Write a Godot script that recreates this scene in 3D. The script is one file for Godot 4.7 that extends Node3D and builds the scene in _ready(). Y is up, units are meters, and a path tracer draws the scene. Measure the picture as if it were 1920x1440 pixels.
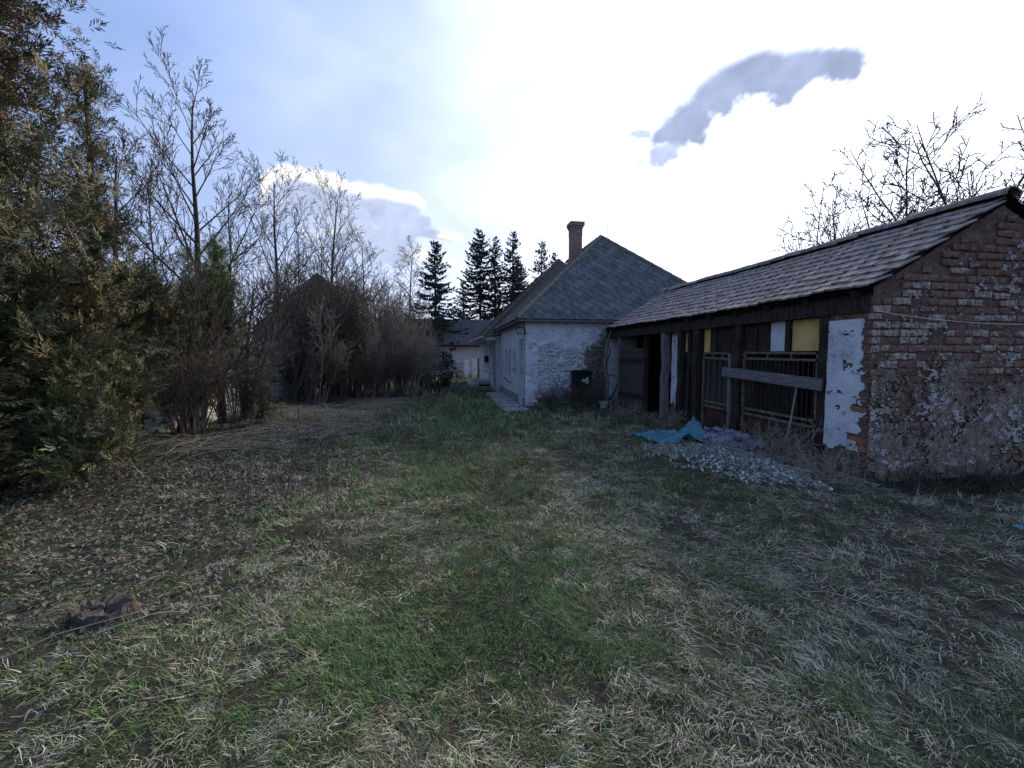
extends Node3D
# An overgrown farmyard in late winter: brick stable on the right, whitewashed house behind, thujas and bare hedge on the left.

var rng := RandomNumberGenerator.new()
var taken := {}
var M := {}
var bumps: FastNoiseLite
var patch: FastNoiseLite
var comb: FastNoiseLite

# ------------------------------------------------------------------ mesh collecting
class MB:
	var v := PackedVector3Array()
	var n := PackedVector3Array()
	var c := PackedColorArray()
	var i := PackedInt32Array()
	var cur := Color(1, 1, 1)
	var tinted := false
	func tri(a: Vector3, b: Vector3, d: Vector3):
		var k := v.size()
		var nn := (b - a).cross(d - a).normalized()
		v.push_back(a); v.push_back(b); v.push_back(d)
		n.push_back(nn); n.push_back(nn); n.push_back(nn)
		if tinted:
			c.push_back(cur); c.push_back(cur); c.push_back(cur)
		i.push_back(k); i.push_back(k + 2); i.push_back(k + 1)
	func quad(a: Vector3, b: Vector3, d: Vector3, e: Vector3):
		tri(a, b, d)
		tri(a, d, e)
	func box(lo: Vector3, hi: Vector3, xf := Transform3D.IDENTITY):
		var p := []
		for k in 8:
			p.push_back(xf * Vector3(hi.x if k & 1 else lo.x, hi.y if k & 2 else lo.y, hi.z if k & 4 else lo.z))
		quad(p[4], p[5], p[7], p[6]); quad(p[1], p[0], p[2], p[3])
		quad(p[5], p[1], p[3], p[7]); quad(p[0], p[4], p[6], p[2])
		quad(p[6], p[7], p[3], p[2]); quad(p[0], p[1], p[5], p[4])
	func bar(a: Vector3, b: Vector3, w: float, h: float, up := Vector3.UP):
		var z := (b - a)
		var l := z.length()
		z = z / l
		var x := up.cross(z)
		if x.length() < 0.01:
			x = Vector3.RIGHT
		x = x.normalized()
		var y := z.cross(x)
		box(Vector3(-w / 2, -h / 2, 0), Vector3(w / 2, h / 2, l), Transform3D(Basis(x, y, z), a))
	func tube(pts: PackedVector3Array, rad: PackedFloat32Array, sides: int, closed := true):
		var m := pts.size()
		if m < 2:
			return
		var k0 := v.size()
		var t := (pts[1] - pts[0]).normalized()
		var x := t.cross(Vector3(0.31, 0.17, 0.93))
		if x.length() < 0.05:
			x = t.cross(Vector3(1, 0, 0))
		x = x.normalized()
		for q in m:
			if q > 0:
				t = (pts[mini(q + 1, m - 1)] - pts[q - 1]).normalized()
				x = (x - t * x.dot(t)).normalized()
			var y := t.cross(x)
			for s in sides:
				var a := TAU * s / sides
				var d := x * cos(a) + y * sin(a)
				v.push_back(pts[q] + d * rad[q]); n.push_back(d)
				if tinted:
					c.push_back(cur)
		for q in m - 1:
			for s in sides:
				var a0 := k0 + q * sides + s
				var a1 := k0 + q * sides + (s + 1) % sides
				i.push_back(a0); i.push_back(a0 + sides); i.push_back(a1)
				i.push_back(a1); i.push_back(a0 + sides); i.push_back(a1 + sides)
		if closed and sides > 3:
			for e in [0, m - 1]:
				var k := v.size()
				var nn := (pts[0] - pts[1]).normalized() if e == 0 else (pts[m - 1] - pts[m - 2]).normalized()
				for s in sides:
					v.push_back(v[k0 + e * sides + s]); n.push_back(nn)
					if tinted:
						c.push_back(cur)
				for s in range(1, sides - 1):
					i.push_back(k); i.push_back(k + (s if e == 0 else s + 1)); i.push_back(k + (s + 1 if e == 0 else s))
	# a ready small shape (triangle corners, shade of each corner) stamped in place
	func stamp(pts: PackedVector3Array, shade: PackedFloat32Array, xf: Transform3D, col: Color):
		var k := v.size()
		for q in range(0, pts.size(), 3):
			var a := xf * pts[q]
			var b := xf * pts[q + 1]
			var d := xf * pts[q + 2]
			var nn := (b - a).cross(d - a).normalized()
			v.push_back(a); v.push_back(b); v.push_back(d)
			n.push_back(nn); n.push_back(nn); n.push_back(nn)
			var cc := col * shade[q / 3]
			c.push_back(cc); c.push_back(cc); c.push_back(cc)
			i.push_back(k + q); i.push_back(k + q + 2); i.push_back(k + q + 1)
	func mesh(m: Material) -> ArrayMesh:
		var arr := []
		arr.resize(Mesh.ARRAY_MAX)
		arr[Mesh.ARRAY_VERTEX] = v
		arr[Mesh.ARRAY_NORMAL] = n
		if tinted:
			arr[Mesh.ARRAY_COLOR] = c
		arr[Mesh.ARRAY_INDEX] = i
		var out := ArrayMesh.new()
		out.add_surface_from_arrays(Mesh.PRIMITIVE_TRIANGLES, arr)
		out.surface_set_material(0, m)
		return out

# ------------------------------------------------------------------ nodes
func numbered(called: String) -> String:
	if not taken.has(called):
		taken[called] = 0
		return called
	taken[called] += 1
	return "%s_%03d" % [called, taken[called]]

func tag(o: Node, label: String, category: String, group := "", kind := ""):
	o.set_meta("label", label)
	o.set_meta("category", category)
	if group:
		o.set_meta("group", group)
	if kind:
		o.set_meta("kind", kind)

func thing(called: String, label: String, category: String, at := Vector3.ZERO, turn := 0.0, group := "") -> Node3D:
	var o := Node3D.new()
	o.name = numbered(called)
	add_child(o)
	o.position = at
	o.rotation.y = turn
	tag(o, label, category, group)
	return o

func part(called: String, mesh: Mesh, parent: Node, xf := Transform3D.IDENTITY) -> MeshInstance3D:
	var o := MeshInstance3D.new()
	o.mesh = mesh
	o.name = numbered(called) if parent == self else called
	parent.add_child(o, true)
	o.transform = xf
	return o

func scatter(called: String, mesh: Mesh, xfs: Array, cols: Array, parent: Node) -> MultiMeshInstance3D:
	var mm := MultiMesh.new()
	mm.transform_format = MultiMesh.TRANSFORM_3D
	mm.use_colors = true
	mm.mesh = mesh
	mm.instance_count = xfs.size()
	for k in xfs.size():
		mm.set_instance_transform(k, xfs[k])
		mm.set_instance_color(k, cols[k])
	var o := MultiMeshInstance3D.new()
	o.multimesh = mm
	o.name = numbered(called) if parent == self else called
	parent.add_child(o, true)
	return o

func rr(a: float, b: float) -> float:
	return rng.randf_range(a, b)

func rv(s := 1.0) -> Vector3:
	return Vector3(rng.randf_range(-s, s), rng.randf_range(-s, s), rng.randf_range(-s, s))

func sm(a: float, b: float, x: float) -> float:
	return smoothstep(a, b, x)

# ------------------------------------------------------------------ materials
func noise_bytes(size: int, sd: int, cycles: float, oct: int, kind := FastNoiseLite.TYPE_SIMPLEX_SMOOTH) -> PackedByteArray:
	var f := FastNoiseLite.new()
	f.noise_type = kind
	f.seed = sd
	f.frequency = cycles / size
	f.fractal_octaves = oct
	f.fractal_gain = 0.55
	var im := f.get_seamless_image(size, size)
	im.convert(Image.FORMAT_L8)
	return im.get_data()

# stops: [position, linear colour]; layers: [cycles, octaves, weight]; spots: [cycles, threshold 0..255, linear colour]
func surf(sd: int, stops: Array, layers: Array, metres: float, rough := 0.9, relief := 0.0, spots := [], size := 256, tint := false) -> StandardMaterial3D:
	var g := Gradient.new()
	g.offsets = PackedFloat32Array(stops.map(func(s): return s[0]))
	g.colors = PackedColorArray(stops.map(func(s): return s[1]))
	var lut := []
	for k in 256:
		lut.push_back(g.sample(k / 255.0).linear_to_srgb())
	var ns := []
	for k in layers.size():
		ns.push_back(noise_bytes(size, sd + k * 7, layers[k][0], layers[k][1]))
	var total := 0.0
	for l in layers:
		total += l[2]
	var h := PackedByteArray()
	h.resize(size * size)
	var px := PackedByteArray()
	px.resize(size * size * 3)
	var gain := 1.0 if layers.size() == 1 else 1.35
	var sp := []
	for k in spots.size():
		sp.push_back(noise_bytes(size, sd + 101 + k * 13, spots[k][0], 3))
	for q in size * size:
		var t := 0.0
		for k in ns.size():
			t += ns[k][q] * layers[k][2]
		t = clampf((t / total - 127.5) * gain + 127.5, 0, 255)
		h[q] = int(t)
		var col: Color = lut[int(t)]
		for k in sp.size():
			if sp[k][q] > spots[k][1]:
				var sc: Color = spots[k][2]
				col = col.lerp(sc.linear_to_srgb(), minf(1.0, (sp[k][q] - spots[k][1]) / 14.0))
		px[q * 3] = int(col.r * 255); px[q * 3 + 1] = int(col.g * 255); px[q * 3 + 2] = int(col.b * 255)
	var m := StandardMaterial3D.new()
	m.albedo_texture = ImageTexture.create_from_image(Image.create_from_data(size, size, false, Image.FORMAT_RGB8, px))
	m.roughness = rough
	m.metallic_specular = 0.25
	m.uv1_triplanar = true
	m.uv1_world_triplanar = true
	m.uv1_scale = Vector3.ONE / metres
	m.vertex_color_use_as_albedo = tint
	if relief > 0:
		var im := Image.create_from_data(size, size, false, Image.FORMAT_L8, h)
		im.bump_map_to_normal_map(relief)
		m.normal_enabled = true
		m.normal_texture = ImageTexture.create_from_image(im)
		m.normal_scale = 1.0
	return m

func plain(c: Color, rough := 0.8, metal := 0.0, tint := false) -> StandardMaterial3D:
	var m := StandardMaterial3D.new()
	m.albedo_color = c.linear_to_srgb()
	m.roughness = rough
	m.metallic = metal
	m.metallic_specular = 0.3
	m.vertex_color_use_as_albedo = tint
	return m

func make_materials():
	M.soil = surf(1, [[0.0, Color(0.017, 0.015, 0.011)], [0.45, Color(0.041, 0.035, 0.024)], [0.7, Color(0.056, 0.053, 0.034)], [1.0, Color(0.090, 0.083, 0.060)]], [[6, 4, 0.8], [40, 3, 0.8], [130, 2, 1.3]], 1.9, 1.0, 3.0, [], 512)
	M.mortar = surf(2, [[0.0, Color(0.043, 0.028, 0.024)], [0.5, Color(0.122, 0.080, 0.063)], [0.8, Color(0.213, 0.153, 0.120)], [1.0, Color(0.454, 0.358, 0.287)]], [[5, 4, 1.0], [34, 3, 1.2]], 1.3, 1.0, 3.0, [[22, 205, Color(0.36, 0.34, 0.32)]], 512)
	M.render_grey = surf(3, [[0.0, Color(0.052, 0.037, 0.028)], [0.35, Color(0.118, 0.090, 0.072)], [0.6, Color(0.210, 0.169, 0.138)], [1.0, Color(0.446, 0.392, 0.330)]], [[5, 4, 1.2], [26, 3, 1.0], [80, 2, 0.6]], 0.9, 1.0, 3.5, [[9, 196, Color(0.06, 0.038, 0.032)]], 512)
	M.brick_dark = surf(4, [[0.0, Color(0.053, 0.034, 0.027)], [0.5, Color(0.142, 0.085, 0.064)], [1.0, Color(0.298, 0.199, 0.156)]], [[5, 4, 1.0], [30, 3, 1.0]], 0.6, 1.0, 2.5, [[14, 200, Color(0.3, 0.27, 0.25)]])
	M.brick_red = surf(5, [[0.0, Color(0.077, 0.047, 0.037)], [0.5, Color(0.180, 0.114, 0.087)], [1.0, Color(0.328, 0.230, 0.179)]], [[5, 4, 1.0], [30, 3, 1.0]], 0.6, 1.0, 2.5)
	M.brick_chimney = surf(36, [[0.0, Color(0.17, 0.1, 0.08)], [0.5, Color(0.31, 0.195, 0.155)], [1.0, Color(0.4, 0.3, 0.26)]], [[5, 4, 1.0], [30, 3, 1.0]], 0.6, 1.0, 2.5)
	M.brick_orange = surf(6, [[0.0, Color(0.13, 0.055, 0.035)], [0.5, Color(0.25, 0.115, 0.075)], [1.0, Color(0.34, 0.21, 0.15)]], [[5, 4, 1.0], [30, 3, 1.0]], 0.5, 1.0, 2.0)
	M.brick_pale = surf(7, [[0.0, Color(0.066, 0.043, 0.035)], [0.34, Color(0.131, 0.096, 0.077)], [0.46, Color(0.275, 0.226, 0.181)], [0.7, Color(0.393, 0.343, 0.281)], [1.0, Color(0.551, 0.502, 0.430)]], [[4, 4, 1.2], [24, 3, 0.9]], 0.42, 1.0, 2.5)
	M.whitewash = surf(8, [[0.0, Color(0.273, 0.278, 0.294)], [0.35, Color(0.493, 0.525, 0.567)], [1.0, Color(0.630, 0.662, 0.714)]], [[3, 4, 1.0], [30, 3, 0.7]], 1.7, 0.95, 1.6, [[7, 214, Color(0.22, 0.21, 0.21)]], 512)
	M.whitewash_stone = surf(9, [[0.0, Color(0.151, 0.151, 0.151)], [0.4, Color(0.432, 0.454, 0.486)], [1.0, Color(0.605, 0.637, 0.680)]], [[5, 4, 1.0], [30, 3, 0.7]], 0.6, 1.0, 2.0)
	M.lime_flake = surf(38, [[0.0, Color(0.16, 0.15, 0.14)], [0.4, Color(0.34, 0.335, 0.33)], [1.0, Color(0.54, 0.54, 0.54)]], [[8, 4, 1.0], [40, 3, 1.0]], 0.5, 1.0, 2.5)
	M.rubble_brown = surf(10, [[0.0, Color(0.05, 0.045, 0.04)], [0.5, Color(0.15, 0.14, 0.12)], [1.0, Color(0.34, 0.33, 0.3)]], [[5, 4, 1.0], [30, 3, 0.9]], 0.6, 1.0, 2.0)
	M.limestone = surf(11, [[0.0, Color(0.16, 0.16, 0.15)], [0.5, Color(0.4, 0.4, 0.385)], [1.0, Color(0.6, 0.6, 0.58)]], [[4, 4, 1.0], [30, 3, 0.9]], 0.8, 1.0, 2.5, [[6, 190, Color(0.1, 0.11, 0.07)]])
	M.earth_gap = surf(12, [[0.0, Color(0.02, 0.018, 0.016)], [1.0, Color(0.09, 0.08, 0.07)]], [[10, 4, 1.0]], 0.8, 1.0, 2.0)
	M.tile_a = surf(13, [[0.0, Color(0.089, 0.072, 0.065)], [0.5, Color(0.219, 0.190, 0.174)], [1.0, Color(0.403, 0.363, 0.321)]], [[4, 4, 1.0], [36, 3, 1.0]], 0.7, 0.95, 2.5, [[16, 208, Color(0.3, 0.3, 0.28)]])
	M.tile_b = surf(14, [[0.0, Color(0.085, 0.063, 0.055)], [0.5, Color(0.199, 0.161, 0.142)], [1.0, Color(0.378, 0.321, 0.277)]], [[4, 4, 1.0], [36, 3, 1.0]], 0.7, 0.95, 2.5, [[12, 205, Color(0.05, 0.055, 0.03)]])
	M.tile_c = surf(15, [[0.0, Color(0.105, 0.084, 0.072)], [0.5, Color(0.264, 0.222, 0.196)], [1.0, Color(0.455, 0.414, 0.357)]], [[4, 4, 1.0], [36, 3, 1.0]], 0.7, 0.95, 2.5)
	M.slate_a = surf(16, [[0.0, Color(0.045, 0.049, 0.051)], [0.5, Color(0.105, 0.112, 0.118)], [1.0, Color(0.190, 0.196, 0.193)]], [[3, 4, 1.0], [36, 3, 1.0]], 0.9, 0.9, 1.5, [[10, 216, Color(0.03, 0.035, 0.022)], [26, 226, Color(0.4, 0.4, 0.38)]])
	M.slate_b = surf(17, [[0.0, Color(0.035, 0.038, 0.040)], [0.5, Color(0.080, 0.086, 0.090)], [1.0, Color(0.150, 0.157, 0.152)]], [[3, 4, 1.0], [36, 3, 1.0]], 0.9, 0.9, 1.5, [[9, 208, Color(0.03, 0.035, 0.022)]])
	M.roof_brown = surf(18, [[0.0, Color(0.04, 0.035, 0.03)], [0.5, Color(0.1, 0.085, 0.075)], [1.0, Color(0.17, 0.15, 0.14)]], [[3, 4, 1.0], [36, 3, 1.0]], 0.9, 0.95, 2.0, [[5, 190, Color(0.06, 0.07, 0.03)]])
	M.lichen_cap = surf(19, [[0.0, Color(0.07, 0.065, 0.055)], [0.5, Color(0.17, 0.155, 0.115)], [1.0, Color(0.27, 0.25, 0.18)]], [[5, 4, 1.0], [36, 3, 1.0]], 0.8, 1.0, 2.0)
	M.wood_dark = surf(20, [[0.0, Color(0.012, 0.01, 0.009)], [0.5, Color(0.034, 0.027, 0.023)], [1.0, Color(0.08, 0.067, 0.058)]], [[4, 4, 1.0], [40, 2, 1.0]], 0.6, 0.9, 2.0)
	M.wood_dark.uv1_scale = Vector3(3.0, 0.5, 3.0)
	M.wood_grey = surf(21, [[0.0, Color(0.06, 0.055, 0.052)], [0.5, Color(0.15, 0.145, 0.145)], [1.0, Color(0.27, 0.265, 0.265)]], [[5, 4, 1.0], [40, 2, 1.0]], 0.6, 0.9, 2.5)
	M.wood_grey_long = M.wood_grey.duplicate()
	M.wood_grey.uv1_scale = Vector3(4.0, 0.7, 4.0)
	M.wood_grey_long.uv1_scale = Vector3(4.0, 5.0, 0.5)
	M.rust = surf(22, [[0.0, Color(0.02, 0.012, 0.01)], [0.5, Color(0.055, 0.032, 0.024)], [1.0, Color(0.11, 0.07, 0.05)]], [[3, 4, 1.0], [36, 3, 0.7]], 1.2, 0.85, 1.0)
	M.rail = surf(23, [[0.0, Color(0.06, 0.035, 0.025)], [0.5, Color(0.13, 0.1, 0.075)], [1.0, Color(0.27, 0.24, 0.19)]], [[12, 3, 1.0]], 0.8, 0.8, 1.0)
	M.bar_dark = plain(Color(0.035, 0.03, 0.027), 0.7)
	M.yellow = surf(24, [[0.0, Color(0.38, 0.26, 0.08)], [0.5, Color(0.57, 0.4, 0.15)], [1.0, Color(0.62, 0.46, 0.2)]], [[2, 3, 1.0], [40, 2, 0.5]], 1.0, 0.6, 0.4, [[9, 222, Color(0.12, 0.09, 0.05)]])
	M.board_white = surf(25, [[0.0, Color(0.4, 0.42, 0.45)], [1.0, Color(0.62, 0.66, 0.72)]], [[3, 3, 1.0], [30, 2, 0.6]], 1.0, 0.7, 0.4)
	M.metal_grey = plain(Color(0.25, 0.26, 0.27), 0.5, 0.3)
	M.black = plain(Color(0.015, 0.015, 0.017), 0.5)
	M.lens = plain(Color(0.3, 0.31, 0.29), 0.2)
	M.glass = plain(Color(0.03, 0.04, 0.05), 0.08)
	M.frame_pale = plain(Color(0.42, 0.44, 0.46), 0.7)
	M.door_blue = surf(26, [[0.0, Color(0.13, 0.16, 0.18)], [1.0, Color(0.24, 0.28, 0.31)]], [[6, 3, 1.0]], 0.8, 0.7, 0.5)
	M.concrete = surf(27, [[0.0, Color(0.12, 0.12, 0.12)], [0.5, Color(0.24, 0.24, 0.24)], [1.0, Color(0.36, 0.36, 0.35)]], [[4, 4, 1.0], [36, 3, 0.8]], 1.2, 1.0, 1.5)
	M.bin = plain(Color(0.01, 0.016, 0.013), 0.6)
	M.paper = plain(Color(0.4, 0.42, 0.41), 0.8)
	M.tarp = surf(28, [[0.0, Color(0.046, 0.119, 0.156)], [0.5, Color(0.073, 0.202, 0.257)], [1.0, Color(0.156, 0.294, 0.340)]], [[4, 3, 1.0], [40, 2, 0.5]], 0.9, 0.55, 0.6)
	M.tarp_under = plain(Color(0.07, 0.08, 0.09), 0.8)
	M.cloth = surf(29, [[0.0, Color(0.03, 0.03, 0.05)], [0.46, Color(0.06, 0.055, 0.09)], [0.52, Color(0.24, 0.23, 0.28)], [1.0, Color(0.33, 0.32, 0.37)]], [[4, 2, 1.0]], 0.7, 0.9, 0.3)
	M.bark = surf(30, [[0.0, Color(0.022, 0.019, 0.018)], [0.5, Color(0.055, 0.048, 0.045)], [1.0, Color(0.12, 0.108, 0.1)]], [[6, 4, 1.0], [36, 2, 1.0]], 0.5, 1.0, 2.5)
	M.bark.uv1_scale = Vector3(3.2, 1.2, 3.2)
	M.twig = plain(Color(0.075, 0.061, 0.05), 0.9)
	M.twig_grey = plain(Color(0.25, 0.212, 0.175), 0.9)
	M.wood_door = surf(37, [[0.0, Color(0.03, 0.025, 0.023)], [0.5, Color(0.07, 0.06, 0.056)], [1.0, Color(0.13, 0.115, 0.11)]], [[4, 4, 1.0], [40, 2, 1.0]], 0.6, 0.9, 2.0)
	M.wood_door.uv1_scale = Vector3(4.0, 0.6, 4.0)
	M.twig_birch = plain(Color(0.2, 0.17, 0.15), 0.9)
	M.stick = surf(31, [[0.0, Color(0.14, 0.125, 0.1)], [1.0, Color(0.36, 0.325, 0.265)]], [[10, 3, 1.0]], 0.5, 1.0)
	M.stump = surf(32, [[0.0, Color(0.02, 0.017, 0.014)], [0.5, Color(0.06, 0.05, 0.042)], [1.0, Color(0.14, 0.125, 0.11)]], [[6, 4, 1.0], [40, 3, 1.0]], 0.4, 1.0, 3.0)
	M.blade = plain(Color(1, 1, 1), 0.75, 0.0, true)
	M.blade.backlight = Color(0.2, 0.2, 0.16)
	M.leaf = plain(Color(1, 1, 1), 0.7, 0.0, true)
	M.leaf.backlight = Color(0.25, 0.25, 0.2)
	M.rope = plain(Color(0.5, 0.48, 0.44), 0.9)
	M.iron = plain(Color(0.04, 0.042, 0.045), 0.6)
	M.far_wall = surf(33, [[0.0, Color(0.4, 0.4, 0.4)], [1.0, Color(0.55, 0.55, 0.55)]], [[3, 3, 1.0]], 3.0, 0.95)
	M.pot = plain(Color(0.33, 0.32, 0.3), 0.8)

# ------------------------------------------------------------------ camera, sky, sun
const SUN_AZ := 44.0
const SUN_EL := 24.0

func toward(az: float, el: float) -> Vector3:
	return Vector3(sin(deg_to_rad(az)) * cos(deg_to_rad(el)), sin(deg_to_rad(el)), -cos(deg_to_rad(az)) * cos(deg_to_rad(el)))

func clear_sky(d: Vector3, sun: Vector3) -> Color:
	var y := maxf(d.y, 0.0)
	var a := rad_to_deg(acos(clampf(d.dot(sun), -1, 1)))
	a += (bumps.get_noise_3d(d.x * 9.0, d.y * 16.0, d.z * 9.0) * 7.0 + bumps.get_noise_3d(d.x * 26.0, d.y * 60.0, d.z * 26.0) * 2.5) * clampf(a / 40.0, 0.0, 1.0)
	var hz := pow(1.0 - y, 3.2)
	var r := lerpf(0.125, 0.33, hz)
	var g := lerpf(0.205, 0.385, hz)
	var b := lerpf(0.42, 0.5, hz)
	var glow := 0.37 * pow(clampf((84.0 - a) / 54.0, 0.0, 1.0), 2.0) + 0.26 * exp(-pow(a / 21.0, 2.0))
	return Color(r + glow * 1.0, g + glow * 0.98, b + glow * 0.93)

func smooth_max(a: float, b: float) -> float:
	var k := 0.35
	var h := clampf(0.5 + 0.5 * (a - b) / k, 0, 1)
	return lerpf(b, a, h) + k * h * (1 - h)

# blobs: [azimuth, elevation, half width, half height] in degrees; lit: how white its sunward rim is
func lay_cloud(im: Image, blobs: Array, lit: float, body: Color, sd: int):
	var f := FastNoiseLite.new()
	f.seed = sd
	f.frequency = 0.16
	f.fractal_octaves = 6
	f.fractal_gain = 0.58
	var w := im.get_width()
	var h := im.get_height()
	var lo := Vector2(1e9, 1e9)
	var hi := -lo
	for b in blobs:
		lo = lo.min(Vector2(b[0] - b[2] * 1.5, b[1] - b[3] * 1.7))
		hi = hi.max(Vector2(b[0] + b[2] * 1.5, b[1] + b[3] * 1.7))
	for py in range(int((90 - hi.y) / 180 * h), int((90 - lo.y) / 180 * h)):
		for qx in range(int(lo.x / 360 * w), int(hi.x / 360 * w)):
			var az := (qx + 0.5) * 360.0 / w
			var el := 90 - (py + 0.5) * 180.0 / h
			var n1 := f.get_noise_2d(az, el * 1.25)
			var n2 := f.get_noise_2d(az + 60, el * 1.25 - 31)
			var v := -9.0
			var above := -9.0
			for b in blobs:
				var ax: float = (az + n2 * 1.6 - b[0]) / b[2]
				var e := 1.0 - Vector2(ax, (el + n1 * 1.1 - b[1]) / b[3]).length()
				var e2 := 1.0 - Vector2(ax - 0.5 / b[2], (el + 1.0 + n1 * 1.1 - b[1]) / b[3]).length()
				v = smooth_max(v, e) if v > -9.0 else e
				above = smooth_max(above, e2) if above > -9.0 else e2
			v += n1 * lerpf(0.46, 0.62, lit) + 0.1
			above += n1 * 0.5 + n2 * 0.15
			var rim := (1.0 - smoothstep(-0.1, 0.32, above)) * lit
			var al := smoothstep(0.0, lerpf(0.6, 0.32, rim) if lit > 0.5 else 0.52, v)
			if al <= 0.0:
				continue
			var col := body.lerp(Color(0.7, 0.7, 0.69), rim)
			col = col * (1.0 + n2 * 0.3)
			var x := posmod(qx, w)
			var bg := im.get_pixel(x, py)
			im.set_pixel(x, py, bg.lerp(col, al))

func make_sky() -> Image:
	var sun := toward(SUN_AZ, SUN_EL)
	var small := Image.create_empty(512, 256, false, Image.FORMAT_RGBF)
	for y in 256:
		var el := PI / 2 - (y + 0.5) / 256.0 * PI
		for x in 512:
			var az := (x + 0.5) / 512.0 * TAU
			var d := Vector3(sin(az) * cos(el), sin(el), -cos(az) * cos(el))
			small.set_pixel(x, y, clear_sky(d, sun) if y < 130 else Color(0.12, 0.12, 0.11))
	small.resize(4096, 2048, Image.INTERPOLATE_BILINEAR)
	var grey := Color(0.215, 0.255, 0.37)
	lay_cloud(small, [[37.5, 28.7, 5.4, 2.3], [42.0, 28.0, 4.8, 2.1], [45.1, 27.2, 2.6, 1.9], [33.8, 27.4, 4.0, 2.3], [31.2, 25.9, 3.2, 1.9], [28.8, 24.9, 2.8, 1.2]], 0.0, grey, 5)
	lay_cloud(small, [[25.6, 25.4, 1.7, 0.7], [27.8, 23.3, 2.6, 1.2]], 0.0, Color(0.34, 0.39, 0.57), 9)
	lay_cloud(small, [[21.0, 21.9, 0.8, 0.6]], 0.0, Color(0.6, 0.63, 0.7), 12)
	lay_cloud(small, [[29.6, 29.3, 1.2, 0.6]], 0.0, Color(0.5, 0.54, 0.68), 14)
	lay_cloud(small, [[-17.0, 18.4, 3.6, 2.6], [-12.5, 17.6, 5.5, 3.0], [-7.5, 17.8, 4.6, 2.4], [-4.2, 17.2, 3.4, 2.6], [-10.0, 14.2, 7.0, 2.0], [-1.5, 15.2, 4.0, 0.8], [-6.0, 12.2, 6.0, 1.2]], 1.0, Color(0.29, 0.335, 0.45), 21)
	lay_cloud(small, [[-70, 24, 9, 3.5], [-60, 22, 7, 3.0]], 1.0, Color(0.28, 0.33, 0.5), 33)
	lay_cloud(small, [[120, 30, 8, 3], [128, 28, 7, 2.5]], 1.0, Color(0.28, 0.33, 0.5), 34)
	lay_cloud(small, [[190, 26, 10, 4], [201, 24, 7, 3]], 1.0, Color(0.3, 0.35, 0.5), 35)
	return small

func set_view():
	var cam := Camera3D.new()
	cam.name = "camera"
	cam.fov = 83.97
	cam.near = 0.05
	cam.far = 2000
	add_child(cam)
	cam.position = Vector3(0, 1.6, 0)
	cam.rotation_degrees = Vector3(-3.933, -9.348, 0)
	cam.current = true
	var env := Environment.new()
	env.background_mode = Environment.BG_SKY
	var sky := Sky.new()
	var ps := PanoramaSkyMaterial.new()
	ps.panorama = ImageTexture.create_from_image(make_sky())
	sky.sky_material = ps
	env.sky = sky
	env.background_energy_multiplier = 1.0
	env.tonemap_mode = Environment.TONE_MAPPER_LINEAR
	env.tonemap_exposure = 2.0
	env.sdfgi_enabled = true
	env.ssao_enabled = true
	env.ssil_enabled = true
	var we := WorldEnvironment.new()
	we.name = "environment"
	we.environment = env
	add_child(we)
	var sun := DirectionalLight3D.new()
	sun.name = "sun"
	sun.light_energy = 0.85
	sun.light_color = Color(1.0, 0.95, 0.87)
	sun.light_angular_distance = 11.0
	sun.shadow_enabled = true
	add_child(sun)
	sun.look_at_from_position(toward(SUN_AZ, SUN_EL) * 50, Vector3.ZERO)

# ------------------------------------------------------------------ ground
func gh(x: float, z: float) -> float:
	var h := bumps.get_noise_2d(x * 1.0, z * 1.0) * 0.07 + bumps.get_noise_2d(x * 5.0 + 90, z * 5.0) * 0.022
	h += sm(-2.6, -5.0, x) * sm(-4.0, -8.0, z) * 0.16
	h += exp(-pow(Vector2((x - 4.1) / 1.0, (z + 5.4) / 1.7).length(), 2.0)) * 0.16
	h += exp(-pow(Vector2((x - 4.0) / 1.3, (z + 12.5) / 0.7).length(), 2.0)) * 0.18
	h += sm(4.6, 5.3, x) * sm(-4.4, -5.2, z) * sm(-13, -12, z) * 0.1
	var far := sm(26, 45, Vector2(x, z).length())
	return h * (1 - far) - 0.02

func steps(fine_lo: float, fine_hi: float, d: float, reach: float) -> Array:
	var out := []
	var v := fine_lo
	while v <= fine_hi:
		out.push_back(v)
		v += d
	var s := d
	while v < reach:
		out.push_back(v)
		s *= 1.4
		v += s
	s = d
	v = fine_lo - d
	while v > -reach:
		out.push_front(v)
		s *= 1.4
		v -= s
	return out

func make_ground():
	var xs := steps(-9, 9, 0.22, 600)
	var zs := steps(-28, 1.5, 0.22, 600)
	var mb := MB.new()
	for z in zs:
		for x in xs:
			mb.v.push_back(Vector3(x, gh(x, z), z))
			mb.n.push_back(Vector3(gh(x - 0.1, z) - gh(x + 0.1, z), 0.2, gh(x, z - 0.1) - gh(x, z + 0.1)).normalized())
	var w := xs.size()
	for j in zs.size() - 1:
		for k in w - 1:
			var a := j * w + k
			mb.i.append_array([a, a + 1, a + w, a + 1, a + w + 1, a + w])
	var g := part("ground", mb.mesh(M.soil), self)
	tag(g, "rough dark soil of the yard under the grass", "ground", "", "structure")

# ------------------------------------------------------------------ pieces
func hash01(a: int, b: int, s: int) -> float:
	var h := (a * 374761393 + b * 668265263 + s * 2147483647) & 0x7fffffff
	h = ((h ^ (h >> 13)) * 1274126177) & 0x7fffffff
	return float((h ^ (h >> 16)) & 0xffff) / 65535.0

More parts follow.
